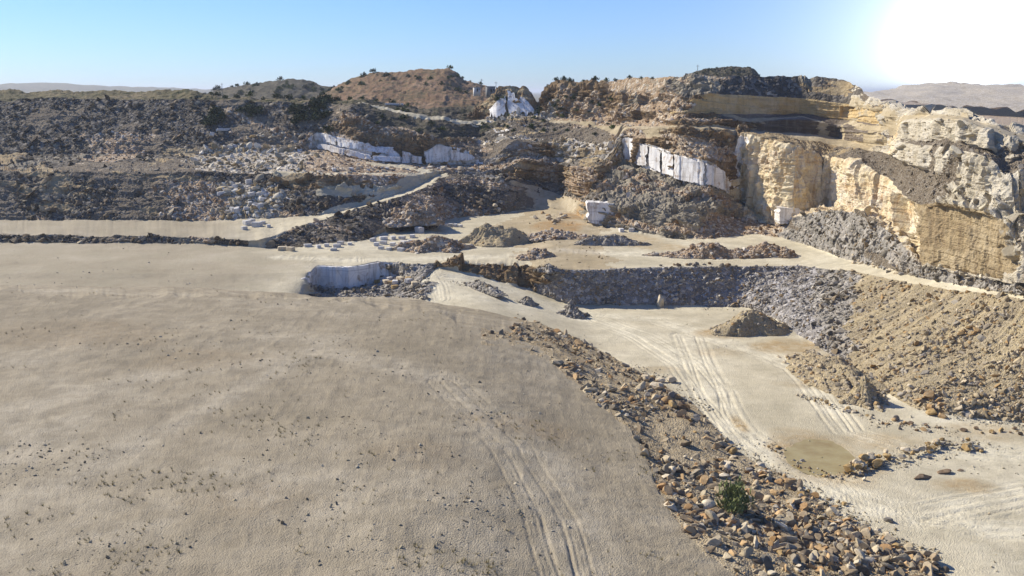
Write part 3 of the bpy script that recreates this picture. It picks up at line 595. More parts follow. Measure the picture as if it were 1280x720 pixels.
for k, (u0, u1, ta, tb, lab) in enumerate([
        (779, 808, (.02, .08), (.98, .97), 'tall sawn white marble face, leftmost panel of the long upper wall below the brown cliff'),
        (812, 825, (.15, .1), (.92, .9), 'narrow grey streaked marble panel between the two biggest white panels of the upper wall'),
        (829, 841, (.1, .1), (.92, .95), 'narrow white marble panel just left of the widest panel of the upper wall'),
        (843, 879, (.05, .12), (.97, .98), 'widest sawn white marble panel in the middle of the long upper wall'),
        (884, 907, (.2, .1), (.96, .9), 'white marble panel at the right end of the long upper wall beside the cream cliff')]):
    marble_face(H, I, u0, u1, ta, tb, lab, 1.9, seed=600 + k * 7, group='sawn panels of the upper marble wall', ragged=.06)
for k, (u0, u1, ta, tb, pr_, lab) in enumerate([
        (393, 419, (.55, .5), (1, .98), .6, 'highest leftmost white block face on the upper step of the left quarry wall'),
        (421, 452, (.48, .5), (.9, .94), 1.0, 'white block face in the middle of the upper step of the left quarry wall'),
        (454, 486, (.5, .52), (.97, .86), .6, 'white block face at the right end of the upper step of the left quarry wall'),
        (396, 430, (.02, .05), (.34, .4), 5.4, 'long low white block face, leftmost on the lower step of the left quarry wall'),
        (433, 463, (.05, .02), (.42, .36), 4.8, 'low white block face in the middle of the lower step of the left quarry wall'),
        (466, 500, (.02, .08), (.32, .42), 4.2, 'low white block face at the right end of the lower step of the left quarry wall'),
        (503, 513, (.0, .0), (.86, .82), 1.2, 'narrow taller white block face just left of the cream white face'),
        (515, 527, (.05, .0), (.66, .62), 1.8, 'narrow shorter white block face beside the gap before the cream white face'),
        (532, 561, (.06, .15), (.98, .95), 1.0, 'tall cream white sawn face under the brown ledge with a slanting left edge'),
        (563, 592, (.22, .4), (.9, .82), 1.3, 'cream white sawn face narrowing to the right under the brown ledge')]):
    marble_face(K, L, u0, u1, ta, tb, lab, pr_ + .7, seed=640 + 9 * k, group='sawn faces of the left marble wall', ragged=.08)
marble_face(N, O, 640, 676, (-.55, -.6), (-.2, -.25), 'low white ledge face at the foot of the skyline knob', 1.0, seed=735, ragged=.2)
marble_face(Dl, E, 391, 474, (.02, .02), (.99, .99), 'grey white sawn marble wall of the small sunken pit at lower left', .8, seed=670)
dg = float(np.interp(752, U, LAY[F][0]))
marble_face((735, 770, dg + 2.5, dg + .5, 284, 252), None, 735, 770, (.22, .0), (1, .98), 'square white sawn marble face cut into the foot of the grey spur', 2.0, 7.0, seed=680, ragged=.03)
dg = float(np.interp(986, U, LAY[H][0]))
marble_face((974, 999, dg + .3, dg + .3, 279, 257), None, 974, 999, (.0, .05), (.97, .9), 'small pale marble face at the foot of the tall cream cliff', 2.2, 6.0, seed=690, ragged=.05)
marble_face(N, O, 612, 632, (.0, .0), (.5, .75), 'jagged white marble face on the left flank of the small skyline knob', 2.2, 2.5, seed=700, ragged=.3)
marble_face(N, O, 634, 671, (.0, .0), (.95, .35), 'pointed white marble face in the middle of the small skyline knob', 2.4, 2.5, seed=705, ragged=.35)

# ------------------------------------------------------------------ stones
def ico(sub):
    t = (1 + 5 ** .5) / 2
    V = [(-1, t, 0), (1, t, 0), (-1, -t, 0), (1, -t, 0), (0, -1, t), (0, 1, t), (0, -1, -t), (0, 1, -t), (t, 0, -1), (t, 0, 1), (-t, 0, -1), (-t, 0, 1)]
    Fc = [(0, 11, 5), (0, 5, 1), (0, 1, 7), (0, 7, 10), (0, 10, 11), (1, 5, 9), (5, 11, 4), (11, 10, 2), (10, 7, 6), (7, 1, 8), (3, 9, 4), (3, 4, 2), (3, 2, 6), (3, 6, 8), (3, 8, 9), (4, 9, 5), (2, 4, 11), (6, 2, 10), (8, 6, 7), (9, 8, 1)]
    V = [np.array(v, float) / np.linalg.norm(v) for v in V]
    for _ in range(sub):
        mid, nf = {}, []
        def m(a, b):
            k = (min(a, b), max(a, b))
            if k not in mid: p = V[a] + V[b]; V.append(p / np.linalg.norm(p)); mid[k] = len(V) - 1
            return mid[k]
        for a, b, c in Fc:
            x, y, z = m(a, b), m(b, c), m(c, a); nf += [(a, x, z), (b, y, x), (c, z, y), (x, y, z)]
        Fc = nf
    return np.array(V), np.array(Fc)
I0, F0 = ico(0); I1, F1 = ico(1); I2, F2 = ico(2); I3, F3 = ico(3)
def chip(V, rng, nplanes=9, lo=.5, hi=.8):
    """a sphere with random flats knocked off it: an angular stone"""
    V = V * 1.0
    for _ in range(nplanes):
        n = rng.normal(size=3); n /= np.linalg.norm(n); h = rng.uniform(lo, hi)
        d = V @ n; V = V - np.clip(d - h, 0, None)[:, None] * n
    return V
def rot_z(a): c, s = math.cos(a), math.sin(a); return np.array([[c, -s, 0], [s, c, 0], [0, 0, 1]])

# loose rubble, far too much of it to count: ONE object
PAL = {'slope': [(148, 136, 116), (124, 112, 92), (172, 160, 140)], 'scree_grey': [(158, 148, 130), (128, 120, 104), (174, 165, 148), (148, 131, 104), (106, 98, 84)],
       'scree_blue': [(158, 150, 136), (132, 124, 110), (180, 172, 158), (150, 129, 98), (196, 188, 172)],
       'scree_tan': [(184, 166, 132), (162, 146, 116), (198, 182, 152), (176, 146, 102), (146, 134, 114), (168, 158, 140)],
       'scree_dark': [(122, 106, 84), (98, 84, 66), (148, 132, 106), (80, 68, 52), (170, 156, 130)],
       'rubble_pale': [(212, 201, 176), (190, 173, 140), (228, 218, 196), (164, 143, 106), (146, 133, 110)],
       'rubble_pink': [(182, 165, 144), (156, 137, 114), (204, 193, 174), (140, 113, 84)],
       'cliff_pale': [(192, 181, 154), (174, 161, 134), (206, 195, 168), (156, 145, 124)],
       'rock_grey': [(146, 137, 116), (124, 115, 96), (166, 155, 132)],
       'rock_brown': [(146, 127, 96), (118, 101, 74), (170, 155, 126)], 'near_slope': [(170, 156, 128), (186, 168, 136), (190, 160, 118), (156, 138, 110), (120, 106, 86), (172, 138, 96), (208, 194, 166), (128, 114, 94), (160, 148, 126), (196, 180, 148)],
       'floor': [(182, 169, 140), (156, 143, 116), (196, 187, 164)], 'earth': [(166, 153, 124), (142, 129, 104), (184, 173, 148)], 'track': [(176, 155, 116), (156, 135, 100)],
       'veg': [(80, 83, 48), (64, 69, 40)]}
RAD = {'scree_grey': (.16, .8), 'scree_blue': (.14, .6), 'scree_tan': (.08, .62), 'scree_dark': (.18, 1.2), 'rubble_pale': (.35, 1.5), 'rubble_pink': (.2, 1.0), 'cliff_pale': (.3, 1.3), 'rock_grey': (.2, .7), 'rock_brown': (.2, .8), 'near_slope': (.07, .8), 'slope': (.2, .8),
       'floor': (.1, .3), 'earth': (.05, .26), 'track': (.15, .5)}
QTY = {'scree_grey': .17, 'scree_blue': .17, 'scree_tan': .15, 'near_slope': .15, 'scree_dark': .13, 'rubble_pale': .15, 'rubble_pink': .12, 'cliff_pale': .006, 'rock_grey': .02, 'rock_brown': .02, 'slope': .03, 'floor': .006, 'earth': .007, 'track': .01}
seen = (PV[:-1, :-1] <= vis[:-1, :-1] + 2.5) & (PU[:-1, :-1] > -40) & (PU[:-1, :-1] < 1500) & (PV[:-1, :-1] < 760) & (row_gap[:-1, None] < 14) & (row_gap[:-1, None] > 0)
apx = np.abs(np.roll(PU, -1, 1) - PU)[:-1, :-1] * np.abs(np.roll(PV, -1, 0) - PV)[:-1, :-1]
# single boulders and sawn blocks
BM = {'tan': plain_stone('tan_boulder', (142, 114, 70), (178, 150, 102), (202, 180, 138)), 'orange': plain_stone('orange_boulder', (144, 116, 80), (176, 146, 104), (200, 178, 140)),
      'grey': plain_stone('grey_boulder', (104, 98, 90), (136, 130, 120), (164, 158, 148)), 'pale': plain_stone('pale_boulder', (176, 158, 126), (206, 190, 160), (222, 212, 190)),
      'brown': plain_stone('brown_boulder', (104, 86, 66), (138, 116, 90), (164, 146, 120)), 'white': plain_stone('white_block', (176, 170, 160), (206, 202, 194), (222, 219, 212))}
SH = {}
def boulder_shape(mat):
    if mat not in SH:
        SH[mat] = []
        for k in range(7):
            V = chip(I3 * 1.05, RNG, 13, .45, .8) * np.array([1.15, .95, .8]); V = V + .05 * fbm(V + k * 5, .5, 3, 800 + k)[:, None] * V
            V[:, 2] -= V[:, 2].min() * .75
            SH[mat].append(np_mesh('boulder', V, F3, [BM[mat]], None, False))
    return random.choice(SH[mat])
def block_shape(mat, key='b'):
    if mat + key not in SH:
        SH[mat + key] = []
        for k in range(7):
            n = 7; g = np.linspace(-1, 1, n); Fs, Vs, of = [], [], 0
            for ax in range(3):
                for sg in (-1, 1):
                    a, b = np.meshgrid(g, g, indexing='ij'); c = np.full_like(a, sg)
                    pts = np.stack([c, a, b], -1) if ax == 0 else np.stack([b, c, a], -1) if ax == 1 else np.stack([a, b, c], -1)
                    if sg < 0: pts = pts[::-1]
                    Vs.append(pts.reshape(-1, 3)); Fs.append(grid_faces(n, n) + of); of += n * n
            V = np.concatenate(Vs); r = np.linalg.norm(V, axis=1, keepdims=True)
            V = V / np.maximum(1, (np.sum(np.abs(V) ** 9, 1, keepdims=True)) ** (1 / 9.0))
            V = V * (1 + .05 * fbm(V + 9 * k, .8, 3, 850 + k)[:, None]); V[:, 0] += V[:, 2] * RNG.normal(0, .05)
            V = V * np.array([1.0, .7, .6]); V[:, 2] += .5
            SH[mat + key].append(np_mesh('marble_block', V, np.concatenate(Fs), [BM[mat]], None, False))
    return random.choice(SH[mat + key])
BCOUNT = 0
def stone_at(u, v, px, mat, label, group, block=False, cat=None, sx=1, sz=1, rot=None, name=None, jit=True):
    global BCOUNT
    h = hit(u, v)
    if h is None: return None
    p = h[0]; r = px * .5 * WPP(p)
    nm = name or ('marble_block' if block else 'boulder')
    o = bpy.data.objects.new(nm, block_shape(mat) if block else boulder_shape(mat)); S.collection.objects.link(o)
    o.location = p - np.array([0, 0, r * .12]); q = random.uniform(.85, 1.2)
    o.scale = (r * sx * random.uniform(.85, 1.2), r * q, r * sz * random.uniform(.8, 1.1))
    o.rotation_euler = (random.uniform(-.2, .2) * jit, random.uniform(-.2, .2) * jit, random.uniform(0, 6.28) if rot is None else rot)
    tag(o, label, cat or ('marble block' if block else 'boulder'), group); BCOUNT += not block
    return o
def cluster(label, group, n, line, spread, px, mat, block=False, lift=0.0, **kw):
    """n stones along a picture line with a spread, small ones most"""
    pts = np.array(line, float); sg = np.linalg.norm(np.diff(pts, axis=0), axis=1); cs = np.concatenate([[0], np.cumsum(sg)])
    for k in range(n):
        t = random.random() * cs[-1]; a1, a2 = random.gauss(0, 1), random.gauss(0, 1); u = np.interp(t, cs, pts[:, 0]) + a1 * spread[0]; v = np.interp(t, cs, pts[:, 1]) + a2 * spread[1]
        s = px[0] * (px[1] / px[0]) ** (random.random() ** 1.6)
        mt = mat if isinstance(mat, str) else random.choice(mat)
        so_ = stone_at(u, v, s, mt, label, group, block, **kw)
        if so_ and lift: so_.location.z += lift * math.exp(-.5 * (a1 * a1 + a2 * a2))
cluster('tan boulder in the heap at the right edge of the shallow pond', 'boulders heaped beside the pond', 44, [(1064, 593), (1085, 583), (1105, 575)], (7, 4), (7, 16), ['tan', 'tan', 'pale'], lift=1.0)
cluster('sandy boulder in the low ridge of stones right of the pond', 'boulders in the ridge right of the pond', 36, [(1130, 572), (1160, 562), (1190, 554), (1215, 560)], (8, 4), (5, 13), ['tan', 'pale', 'tan', 'grey'], lift=.7)
for (u, v, s, l) in [(1148, 503, 13, 'rounded orange boulder, leftmost of the heap at the foot of the tan scree'), (1163, 498, 15, 'topmost ochre boulder of the heap at the foot of the tan scree'), (1162, 510, 13, 'ochre boulder in the middle of the heap at the foot of the tan scree'),
                     (1176, 508, 11, 'dark sided ochre boulder behind the heap at the foot of the tan scree'), (1166, 519, 14, 'pale tan boulder, lowest of the heap at the foot of the tan scree'), (1178, 522, 13, 'orange brown boulder, rightmost of the heap at the foot of the tan scree')]:
    stone_at(u, v, s, 'orange' if 'pale' not in l else 'tan', l, 'boulders heaped at the foot of the tan scree')
cluster('small pale stone in the row edging the pit floor below the low berms', 'stones in the row below the berms', 24, [(995, 494), (1015, 500), (1045, 510), (1075, 520), (1100, 527)], (3, 1.5), (4, 8), ['pale', 'tan'])
cluster('small pale stone in the scattered line on the upper side of the low berms', 'stones above the berms', 14, [(978, 448), (995, 462), (1012, 470)], (4, 2), (4, 7), ['pale', 'tan'])
cluster('reddish brown boulder in the line of rubble between the berms and the scree heap', 'reddish boulders near the scree foot', 18, [(1110, 530), (1140, 532), (1170, 538)], (9, 4), (5, 10), ['brown', 'orange', 'grey'])
cluster('grey stone in the curved row along the near edge of the pond', 'stones along the near edge of the pond', 24, [(962, 558), (980, 572), (1000, 585), (1030, 594), (1052, 600)], (3, 2), (4, 8), ['grey', 'tan', 'brown'])
for (u, v, s, l) in [(1152, 598, 17, 'long flat reddish slab lying on the floor right of the pond'), (1178, 592, 15, 'flat reddish slab with a long shadow, right of the other flat slab'), (1199, 589, 7, 'small brown stone alone right of the two flat slabs')]:
    stone_at(u, v, s, 'brown', l, 'slabs right of the pond', sx=1.5, sz=.6, rot=.3)
cluster('small stone on the right pit floor below the scree', 'stones strewn on the right pit floor', 14, [(1215, 540), (1250, 540), (1279, 541)], (6, 3), (4, 9), ['brown', 'tan'])
for (u, v, s, mt, l) in [(808, 478, 15, 'pale', 'flat white topped boulder, leftmost of the group at the near edge of the pit floor'), (822, 487, 22, 'pale', 'biggest pale round boulder of the group at the near edge of the pit floor'), (838, 478, 14, 'pale', 'pale boulder with a shaded end, rightmost of the group at the pit floor edge'),
                         (826, 478, 12, 'pale', 'narrow pale slab lying behind the biggest near boulder'), (812, 490, 12, 'orange', 'orange brown boulder tucked under the biggest pale boulder'),
                         (836, 505, 17, 'orange', 'tall orange brown rock standing on the rubble below the pale boulders'), (850, 512, 15, 'brown', 'dark brown rock at the tip of the rubble edge nearest the wheel tracks'), (822, 498, 11, 'grey', 'grey rock on the rubble just left of the orange rocks'), (846, 500, 12, 'orange', 'small orange rock beside the tall orange brown rock')]:
    stone_at(u, v, s, mt, l, 'boulders at the near edge of the pit floor')
cluster('dark brown boulder on the rubble lip beside the wheel tracks', 'boulders on the near rubble lip', 22, [(800, 470), (860, 520), (890, 545)], (7, 5), (6, 13), ['brown', 'grey', 'brown', 'tan'])
cluster('orange slab on the near rubble slope below the haul track', 'orange slabs on the near rubble slope', 14, [(960, 610), (1000, 635), (1050, 650), (1080, 672)], (14, 7), (8, 18), ['orange', 'orange', 'tan'], sz=.55, sx=1.2)
cluster('tan boulder on the crest of the near rubble slope beside the haul track', 'boulders on the near rubble crest', 30, [(900, 570), (950, 592), (990, 612), (1050, 645), (1110, 676)], (10, 7), (6, 14), ['tan', 'pale', 'grey'])
cluster('brown boulder low on the near rubble slope at the bottom of the view', 'boulders low on the near rubble slope', 20, [(880, 600), (920, 650), (960, 680), (1050, 690), (1120, 694)], (14, 8), (6, 14), ['brown', 'tan', 'grey'])
cluster('dark angular boulder at the foot of the big dark rubble heap', 'boulders in the big dark rubble heap', 36, [(560, 264), (590, 264), (620, 262), (640, 258)], (8, 4), (5, 9), ['brown', 'grey', 'pale'])
cluster('grey stone on the edge of the middle bench above the blue grey scree', 'stones along the middle bench edge', 20, [(828, 333), (850, 334), (880, 331), (915, 333)], (4, 1.0), (4, 8), ['grey', 'brown'])
cluster('pale stone fallen at the foot of the grey talus beside the right road', 'stones below the grey talus', 22, [(1060, 322), (1085, 330), (1110, 338), (1130, 342)], (6, 2), (4, 9), ['pale', 'grey'])
cluster('white block of the jumbled pale tip on the far left terrace', 'blocks in the pale tip at far left', 40, [(275, 240), (300, 235), (330, 245), (310, 258), (290, 268)], (8, 5), (5, 10), ['white', 'pale', 'white'], True, cat='marble block')
for (u, v, s) in [(385, 309, 9), (398, 310, 8), (408, 308, 8), (420, 309, 9), (425, 306, 8), (436, 306, 7), (352, 313, 10), (362, 314, 10), (417, 313, 8)]:
    stone_at(u, v, s, 'white' if u > 380 else 'pale', 'pale cut stone block at the foot of the dark bank below the left road', 'blocks at the foot of the dark bank', True, jit=0)
for (u, v, s) in [(466, 302, 9), (478, 300, 9), (478, 306, 8), (490, 307, 9), (497, 309, 8), (505, 306, 10), (512, 303, 8), (490, 300, 8), (502, 299, 8), (515, 297, 8), (470, 307, 8), (486, 313, 8), (500, 314, 8), (476, 312, 7)]:
    stone_at(u, v, s, 'white', 'white cut block in the block yard below the grey mound', 'blocks in the block yard', True, jit=0)
stone_at(523, 291, 11, 'white', 'tall pale cut block standing alone above the block yard', None, True, sz=1.3, jit=0)
for (u, v, s) in [(556, 283, 7), (563, 284, 7), (569, 284, 7), (574, 285, 6)]:
    stone_at(u, v, s, 'white', 'small white block in the short row on the pale road by the dark heap', 'blocks in a row by the road', True, jit=0)
for (u, v, s) in [(308, 281, 10), (320, 283, 11), (328, 280, 8), (304, 287, 8), (335, 284, 7), (314, 278, 9)]:
    stone_at(u, v, s, 'white', 'large pale cut block on the flat beside the left road', 'blocks beside the left road', True, jit=0)
for k in range(9):
    stone_at(483 + k * 4.6, 131 + .2 * k, 4.2, 'white', 'tiny white block in the row on the ledge below the reddish hill', 'white blocks on the ledge below the hill', True, jit=0, rot=0)
stone_at(264, 171, 9, 'white', 'white slab leaning on the dark slope at far left, lower of two', None, True, sx=1.5, jit=1.5); stone_at(279, 164, 12, 'white', 'bigger white slab leaning on the dark slope at far left, upper of two', None, True, sx=1.5, sz=.6, jit=2.0, rot=.6)
cluster('tan boulder in the loose patch on the dark slope below the diagonal path', 'boulders below the diagonal path', 16, [(300, 176), (325, 172), (342, 170)], (6, 3), (4, 8), ['tan', 'pale'])
cluster('pale block tumbled in the sunken pit beside the marble wall', 'blocks in the sunken pit', 12, [(480, 352), (500, 355), (512, 352)], (8, 4), (6, 11), ['white', 'pale', 'tan'], True, jit=0)
cluster('cream boulder in the loose heap on the orange track', 'boulders on the orange track', 16, [(682, 278), (695, 274), (705, 272)], (5, 3), (5, 10), ['pale', 'orange', 'pale'])
cluster('pinkish block strewn along the upper left bench', 'blocks along the upper left bench', 40, [(395, 213), (440, 213), (480, 214), (530, 213), (590, 212)], (6, 2), (4, 7), ['pale', 'white', 'pale'], True)
stone_at(824, 384, 11, 'pale', 'pale upright stone standing alone on the pit floor before the blue grey scree', None, name='standing_stone', sz=3.0, sx=.8, rot=.3, jit=0)
for (u, v, s) in [(776, 290, 9), (789, 291, 9)]: stone_at(u, v, s, 'white', 'white block at the foot of the grey spur beside the square marble face', 'blocks by the square marble face', True, jit=0)
print('boulders', BCOUNT)

# ------------------------------------------------------------------ tipped heaps and berms
HEAPS = []
def ridge(a, b, width, h, mat, label, **kw):
    pa, pb = hit(*a)[0], hit(*b)[0]; c = (pa + pb) / 2; dv = pb - pa; L = math.hypot(dv[0], dv[1])
    return heap(None, None, L, width, h, mat, label, ang=math.atan2(dv[1], dv[0]), at=c, **kw)
def heap(u, v, wpx, depth, h, mat, label, ang=0.0, ridge=1.0, name='spoil_heap', seed=0, n=52, rough=.16, at=None):
    if at is None: p = hit(u, v)[0]; w = wpx * WPP(p) / 2
    else: p = at; w = wpx / 2
    rr = np.linspace(0, 1, n); aa = np.linspace(0, 2 * math.pi, n * 3 + 1)[:-1]
    rg, ag = np.meshgrid(rr, aa, indexing='ij')
    X = rg * np.cos(ag) * w; Y = rg * np.sin(ag) * depth
    Q = np.stack([X, Y, 0 * X], -1)
    e = 1 + .5 * fbm(np.stack([np.cos(ag) * 2, np.sin(ag) * 2, 0 * ag + seed], -1), 1.0, 3, 900 + seed)
    Q[..., :2] *= e[..., None]
    hh = np.clip(1 - np.abs(rg) ** ridge, 0, 1) * (1 + 1.1 * fbm(Q, max(w, depth) * .55, 4, 910 + seed)) + rough * fbm(Q, 1.6, 4, 920 + seed) * np.clip(3 * (1 - rg), 0, 1)
    Q[..., 2] = hh * h - .25 * (rg > .97) - .02
    Q = Q.reshape(-1, 3) @ rot_z(ang).T
    nr, nc = n, n * 3
    i = np.arange(nr - 1)[:, None] * nc + np.arange(nc)[None, :]; i2 = np.arange(nr - 1)[:, None] * nc + (np.arange(nc)[None, :] + 1) % nc
    m = np_mesh(name, Q, np.stack([i, i + nc, i2 + nc, i2], -1).reshape(-1, 4), [M[mat]], None, False)
    HEAPS.append((Q + p, m and mat, w, depth)); o = link(bpy.data.objects.new(name, m)); o.location = p; tag(o, label, 'spoil heap'); return o
heap(934, 414, 106, 6.0, 4.8, 'scree_tan', 'long brown spoil heap with a shaded face on the pit floor below the scree corner', .18, 1.7, seed=1)
heap(713, 394, 40, 3.6, 2.6, 'scree_grey', 'dark grey gravel heap beside the ramp down to the pit floor', .1, .95, seed=2)
heap(660, 380, 26, 2.5, 1.8, 'scree_grey', 'small dark gravel heap at the lower edge of the ramp', 0, 1, seed=3)
heap(686, 338, 34, 3.0, 1.8, 'scree_grey', 'grey gravel cone on the edge of the middle bench', 0, .9, seed=4)
ridge((996, 440), (1106, 514), 6.5, 3.9, 'scree_tan', 'long low earth berm along the foot of the tan scree', ridge=1.3, seed=5)
ridge((985, 455), (1056, 496), 3.6, 2.2, 'scree_tan', 'shorter earth berm nearer the wheel tracks, left of the long berm', ridge=1.3, seed=6)
heap(1078, 502, 46, 4.5, 3.0, 'scree_tan', 'steep sided brown mound at the lower end of the long berm', -.5, 1.1, seed=12)
heap(615, 303, 84, 9, 4.4, 'scree_tan', 'brown spoil mound with a stony crest between the pale roads', .25, 1.9, seed=7)
heap(540, 312, 88, 6, 2.8, 'rubble_pink', 'brown low spoil bank on the right side of the block yard', .2, 1.9, seed=8)
heap(518, 278, 90, 12, 7.0, 'rubble_pink', 'grey brown spoil mound between the left road and the dark rubble heap', .3, 1.8, seed=9)
heap(668, 322, 62, 3.6, 1.9, 'rubble_pink', 'brown stony pile on the pale middle bench', 0, 1.6, seed=10)
heap(690, 297, 84, 6, 2.0, 'rubble_pink', 'low brown rubble bank below the orange track', 0, 1.2, seed=11)
heap(765, 306, 96, 4, 2.2, 'scree_grey', 'long grey gravel bank at the back of the middle bench', 0, 1.8, seed=13)
heap(880, 320, 150, 4.5, 2.6, 'rubble_pink', 'long brown rubble bank along the middle bench right of centre', -.05, 1.8, seed=14)
heap(955, 319, 90, 6, 3.6, 'rubble_pink', 'dark brown rubble pile at the right end of the middle bench', 0, 1.7, seed=15)
heap(600, 362, 100, 2.2, 1.6, 'scree_grey', 'stony bank along the lower edge of the ramp road', -.9, 1.2, seed=16)

FOC = np.zeros((NR - 1, NC - 1))
for line, wd in [([(1062, 594), (1085, 582), (1120, 580)], 2.0), ([(1125, 576), (1160, 562), (1215, 556)], 2.2), ([(1105, 530), (1140, 534), (1180, 540)], 2.0), ([(962, 558), (1000, 586), (1052, 601)], 1.0), ([(995, 494), (1045, 510), (1100, 527)], 1.0),
                 ([(890, 545), (930, 568), (1000, 610), (1060, 648), (1110, 676), (1150, 690)], 1.6), ([(1200, 525), (1280, 534)], 1.8), ([(880, 512), (840, 480), (790, 456)], 1.5), ([(560, 352), (600, 362), (650, 378)], 1.5), ([(700, 384), (800, 386), (930, 388)], .8), ([(430, 302), (500, 300), (545, 292)], 2.0), ([(560, 274), (640, 268)], 2.5)]:
    pw = [hit(*p)[0][:2] for p in line]; FOC = np.maximum(FOC, np.exp(-(seg_dist(PT[:-1, :-1], pw) / wd) ** 2))
clump2 = .5 + 1.4 * fbm(PT[:-1, :-1] * np.array([.12, 1, .12]), 7.0, 4, 940, .6)
clump = .35 + 1.6 * fbm(PT[:-1, :-1] * np.array([1, 1, 0]), 14.0, 4, 930, .6)
rub_V, rub_F, rub_C, off = [], [], [], 0
chips = [chip(I0 * 1.12, RNG, 4, .55, .95) for _ in range(24)]; chips1 = [chip(I2 * 1.1, RNG, 10, .36, .72) * 1.25 for _ in range(30)]
for z, q in QTY.items():
    if True:
        mask = seen & (fz == ZI[z])
        if z in ('earth', 'floor'): mask = mask * (np.clip(clump, .03, 1.5) ** 2 + 22 * FOC)
        if z in ('scree_tan', 'scree_blue', 'scree_grey'): mask = mask * np.clip(.4 + 1.7 * clump2, .05, 3)
        if z == 'near_slope': mask = mask * np.clip(.35 + 1.6 * clump, .1, 3)
        w = (apx * mask).ravel(); tot = w.sum()
        if tot < 1: continue
        n = int((apx * (mask > 0)).sum() * q * (1.6 if z == 'floor' else 1.0)); pick = RNG.choice(w.size, n, p=w / tot); key = z
        ii, jj = np.unravel_index(pick, mask.shape); ra, rb = RAD[key]
        for i, j in zip(ii, jj):
            a, b = RNG.random(2); p = PT[i, j] * (1 - a) * (1 - b) + PT[i + 1, j] * a * (1 - b) + PT[i, j + 1] * (1 - a) * b + PT[i + 1, j + 1] * a * b
            r = ra * (rb / ra) ** (RNG.random() ** 3.0)
            r = max(r, .36 * WPP(p))
            big = r / WPP(p) > 2.6
            Vv = (chips1 if big else chips)[RNG.integers(24)] @ rot_z(RNG.uniform(0, 6.28)).T * (RNG.uniform(.55, 1.4, 3) * np.array([1, 1, .7])) * r
            t = RNG.normal(0, .4, 2); Vv = Vv + np.stack([0 * Vv[:, 0], 0 * Vv[:, 0], Vv[:, 0] * t[0] + Vv[:, 1] * t[1]], -1)
            rub_V.append(Vv + p + np.array([0, 0, r * .18])); Ff = F2 if big else F0; rub_F.append(Ff + off); off += len(Vv)
            c = np.array(lin(PAL[key][RNG.integers(len(PAL[key]))])); c[:3] *= RNG.uniform(.8, 1.15); rub_C.append(np.tile(c, (len(Vv), 1)))
for Q, mat, w, dp in HEAPS:
    key = mat if mat in PAL else 'scree_grey'; wp = WPP(Q[0]); n = int(min(1500, .12 * (2 * w / wp) * (dp * 1.3 / wp))); ra, rb = RAD[key]
    sel = np.sqrt(RNG.random(n)) * 51; idx = np.minimum(sel.astype(int), 51) * 156 + RNG.integers(0, 156, n)
    for k in idx:
        r = max(ra * (rb / ra) ** (RNG.random() ** 3.0), .5 * wp); Vv = chips[RNG.integers(24)] @ rot_z(RNG.uniform(0, 6.28)).T * (RNG.uniform(.7, 1.25, 3) * np.array([1, 1, .75])) * r
        rub_V.append(Vv + Q[k]); rub_F.append(F0 + off); off += len(Vv); c = np.array(lin(PAL[key][RNG.integers(len(PAL[key]))])); c[:3] *= RNG.uniform(.8, 1.15); rub_C.append(np.tile(c, (len(Vv), 1)))
m = np_mesh('rubble', np.concatenate(rub_V), np.concatenate(rub_F), [M['stone']], None, False)
ca = m.color_attributes.new('tint', 'FLOAT_COLOR', 'POINT'); ca.data.foreach_set('color', np.concatenate(rub_C).astype(np.float32).ravel())
link(bpy.data.objects.new('rubble', m), 'stuff')
print('rubble stones', len(rub_V), 'ground faces', (NR - 1) * (NC - 1))

# ------------------------------------------------------------------ pond
b = NB('murky_pond_water'); b.b.inputs['Roughness'].default_value = .22; b.b.inputs['Specular IOR Level'].default_value = .2
n = b.noise(.35, 5, .6); PW = b.done(b.ramp(n, [(.3, (146, 126, 76)), (.55, (162, 146, 96)), (.75, (172, 158, 112))]))
b.bump(b.noise(5, 2, .5), .08, .02)
aa = np.linspace(0, 2 * math.pi, 121)[:-1]; ring = []
for f in np.linspace(0.02, 1, 8):
    q = np.stack([np.cos(aa) * P_RX * f * 1.02, np.sin(aa) * P_RY * f * 1.02, 0 * aa], -1); q[:, 0] += .12 * q[:, 1]; ring.append(q + np.array([PC[0], PC[1], -55.12]))
ring = np.array(ring); nc = len(aa); i = np.arange(7)[:, None] * nc + np.arange(nc); i2 = np.arange(7)[:, None] * nc + (np.arange(nc) + 1) % nc
link(bpy.data.objects.new('pond_water', np_mesh('pond_water', ring, np.stack([i, i + nc, i2 + nc, i2], -1).reshape(-1, 4), [PW], None, True)), 'structure')

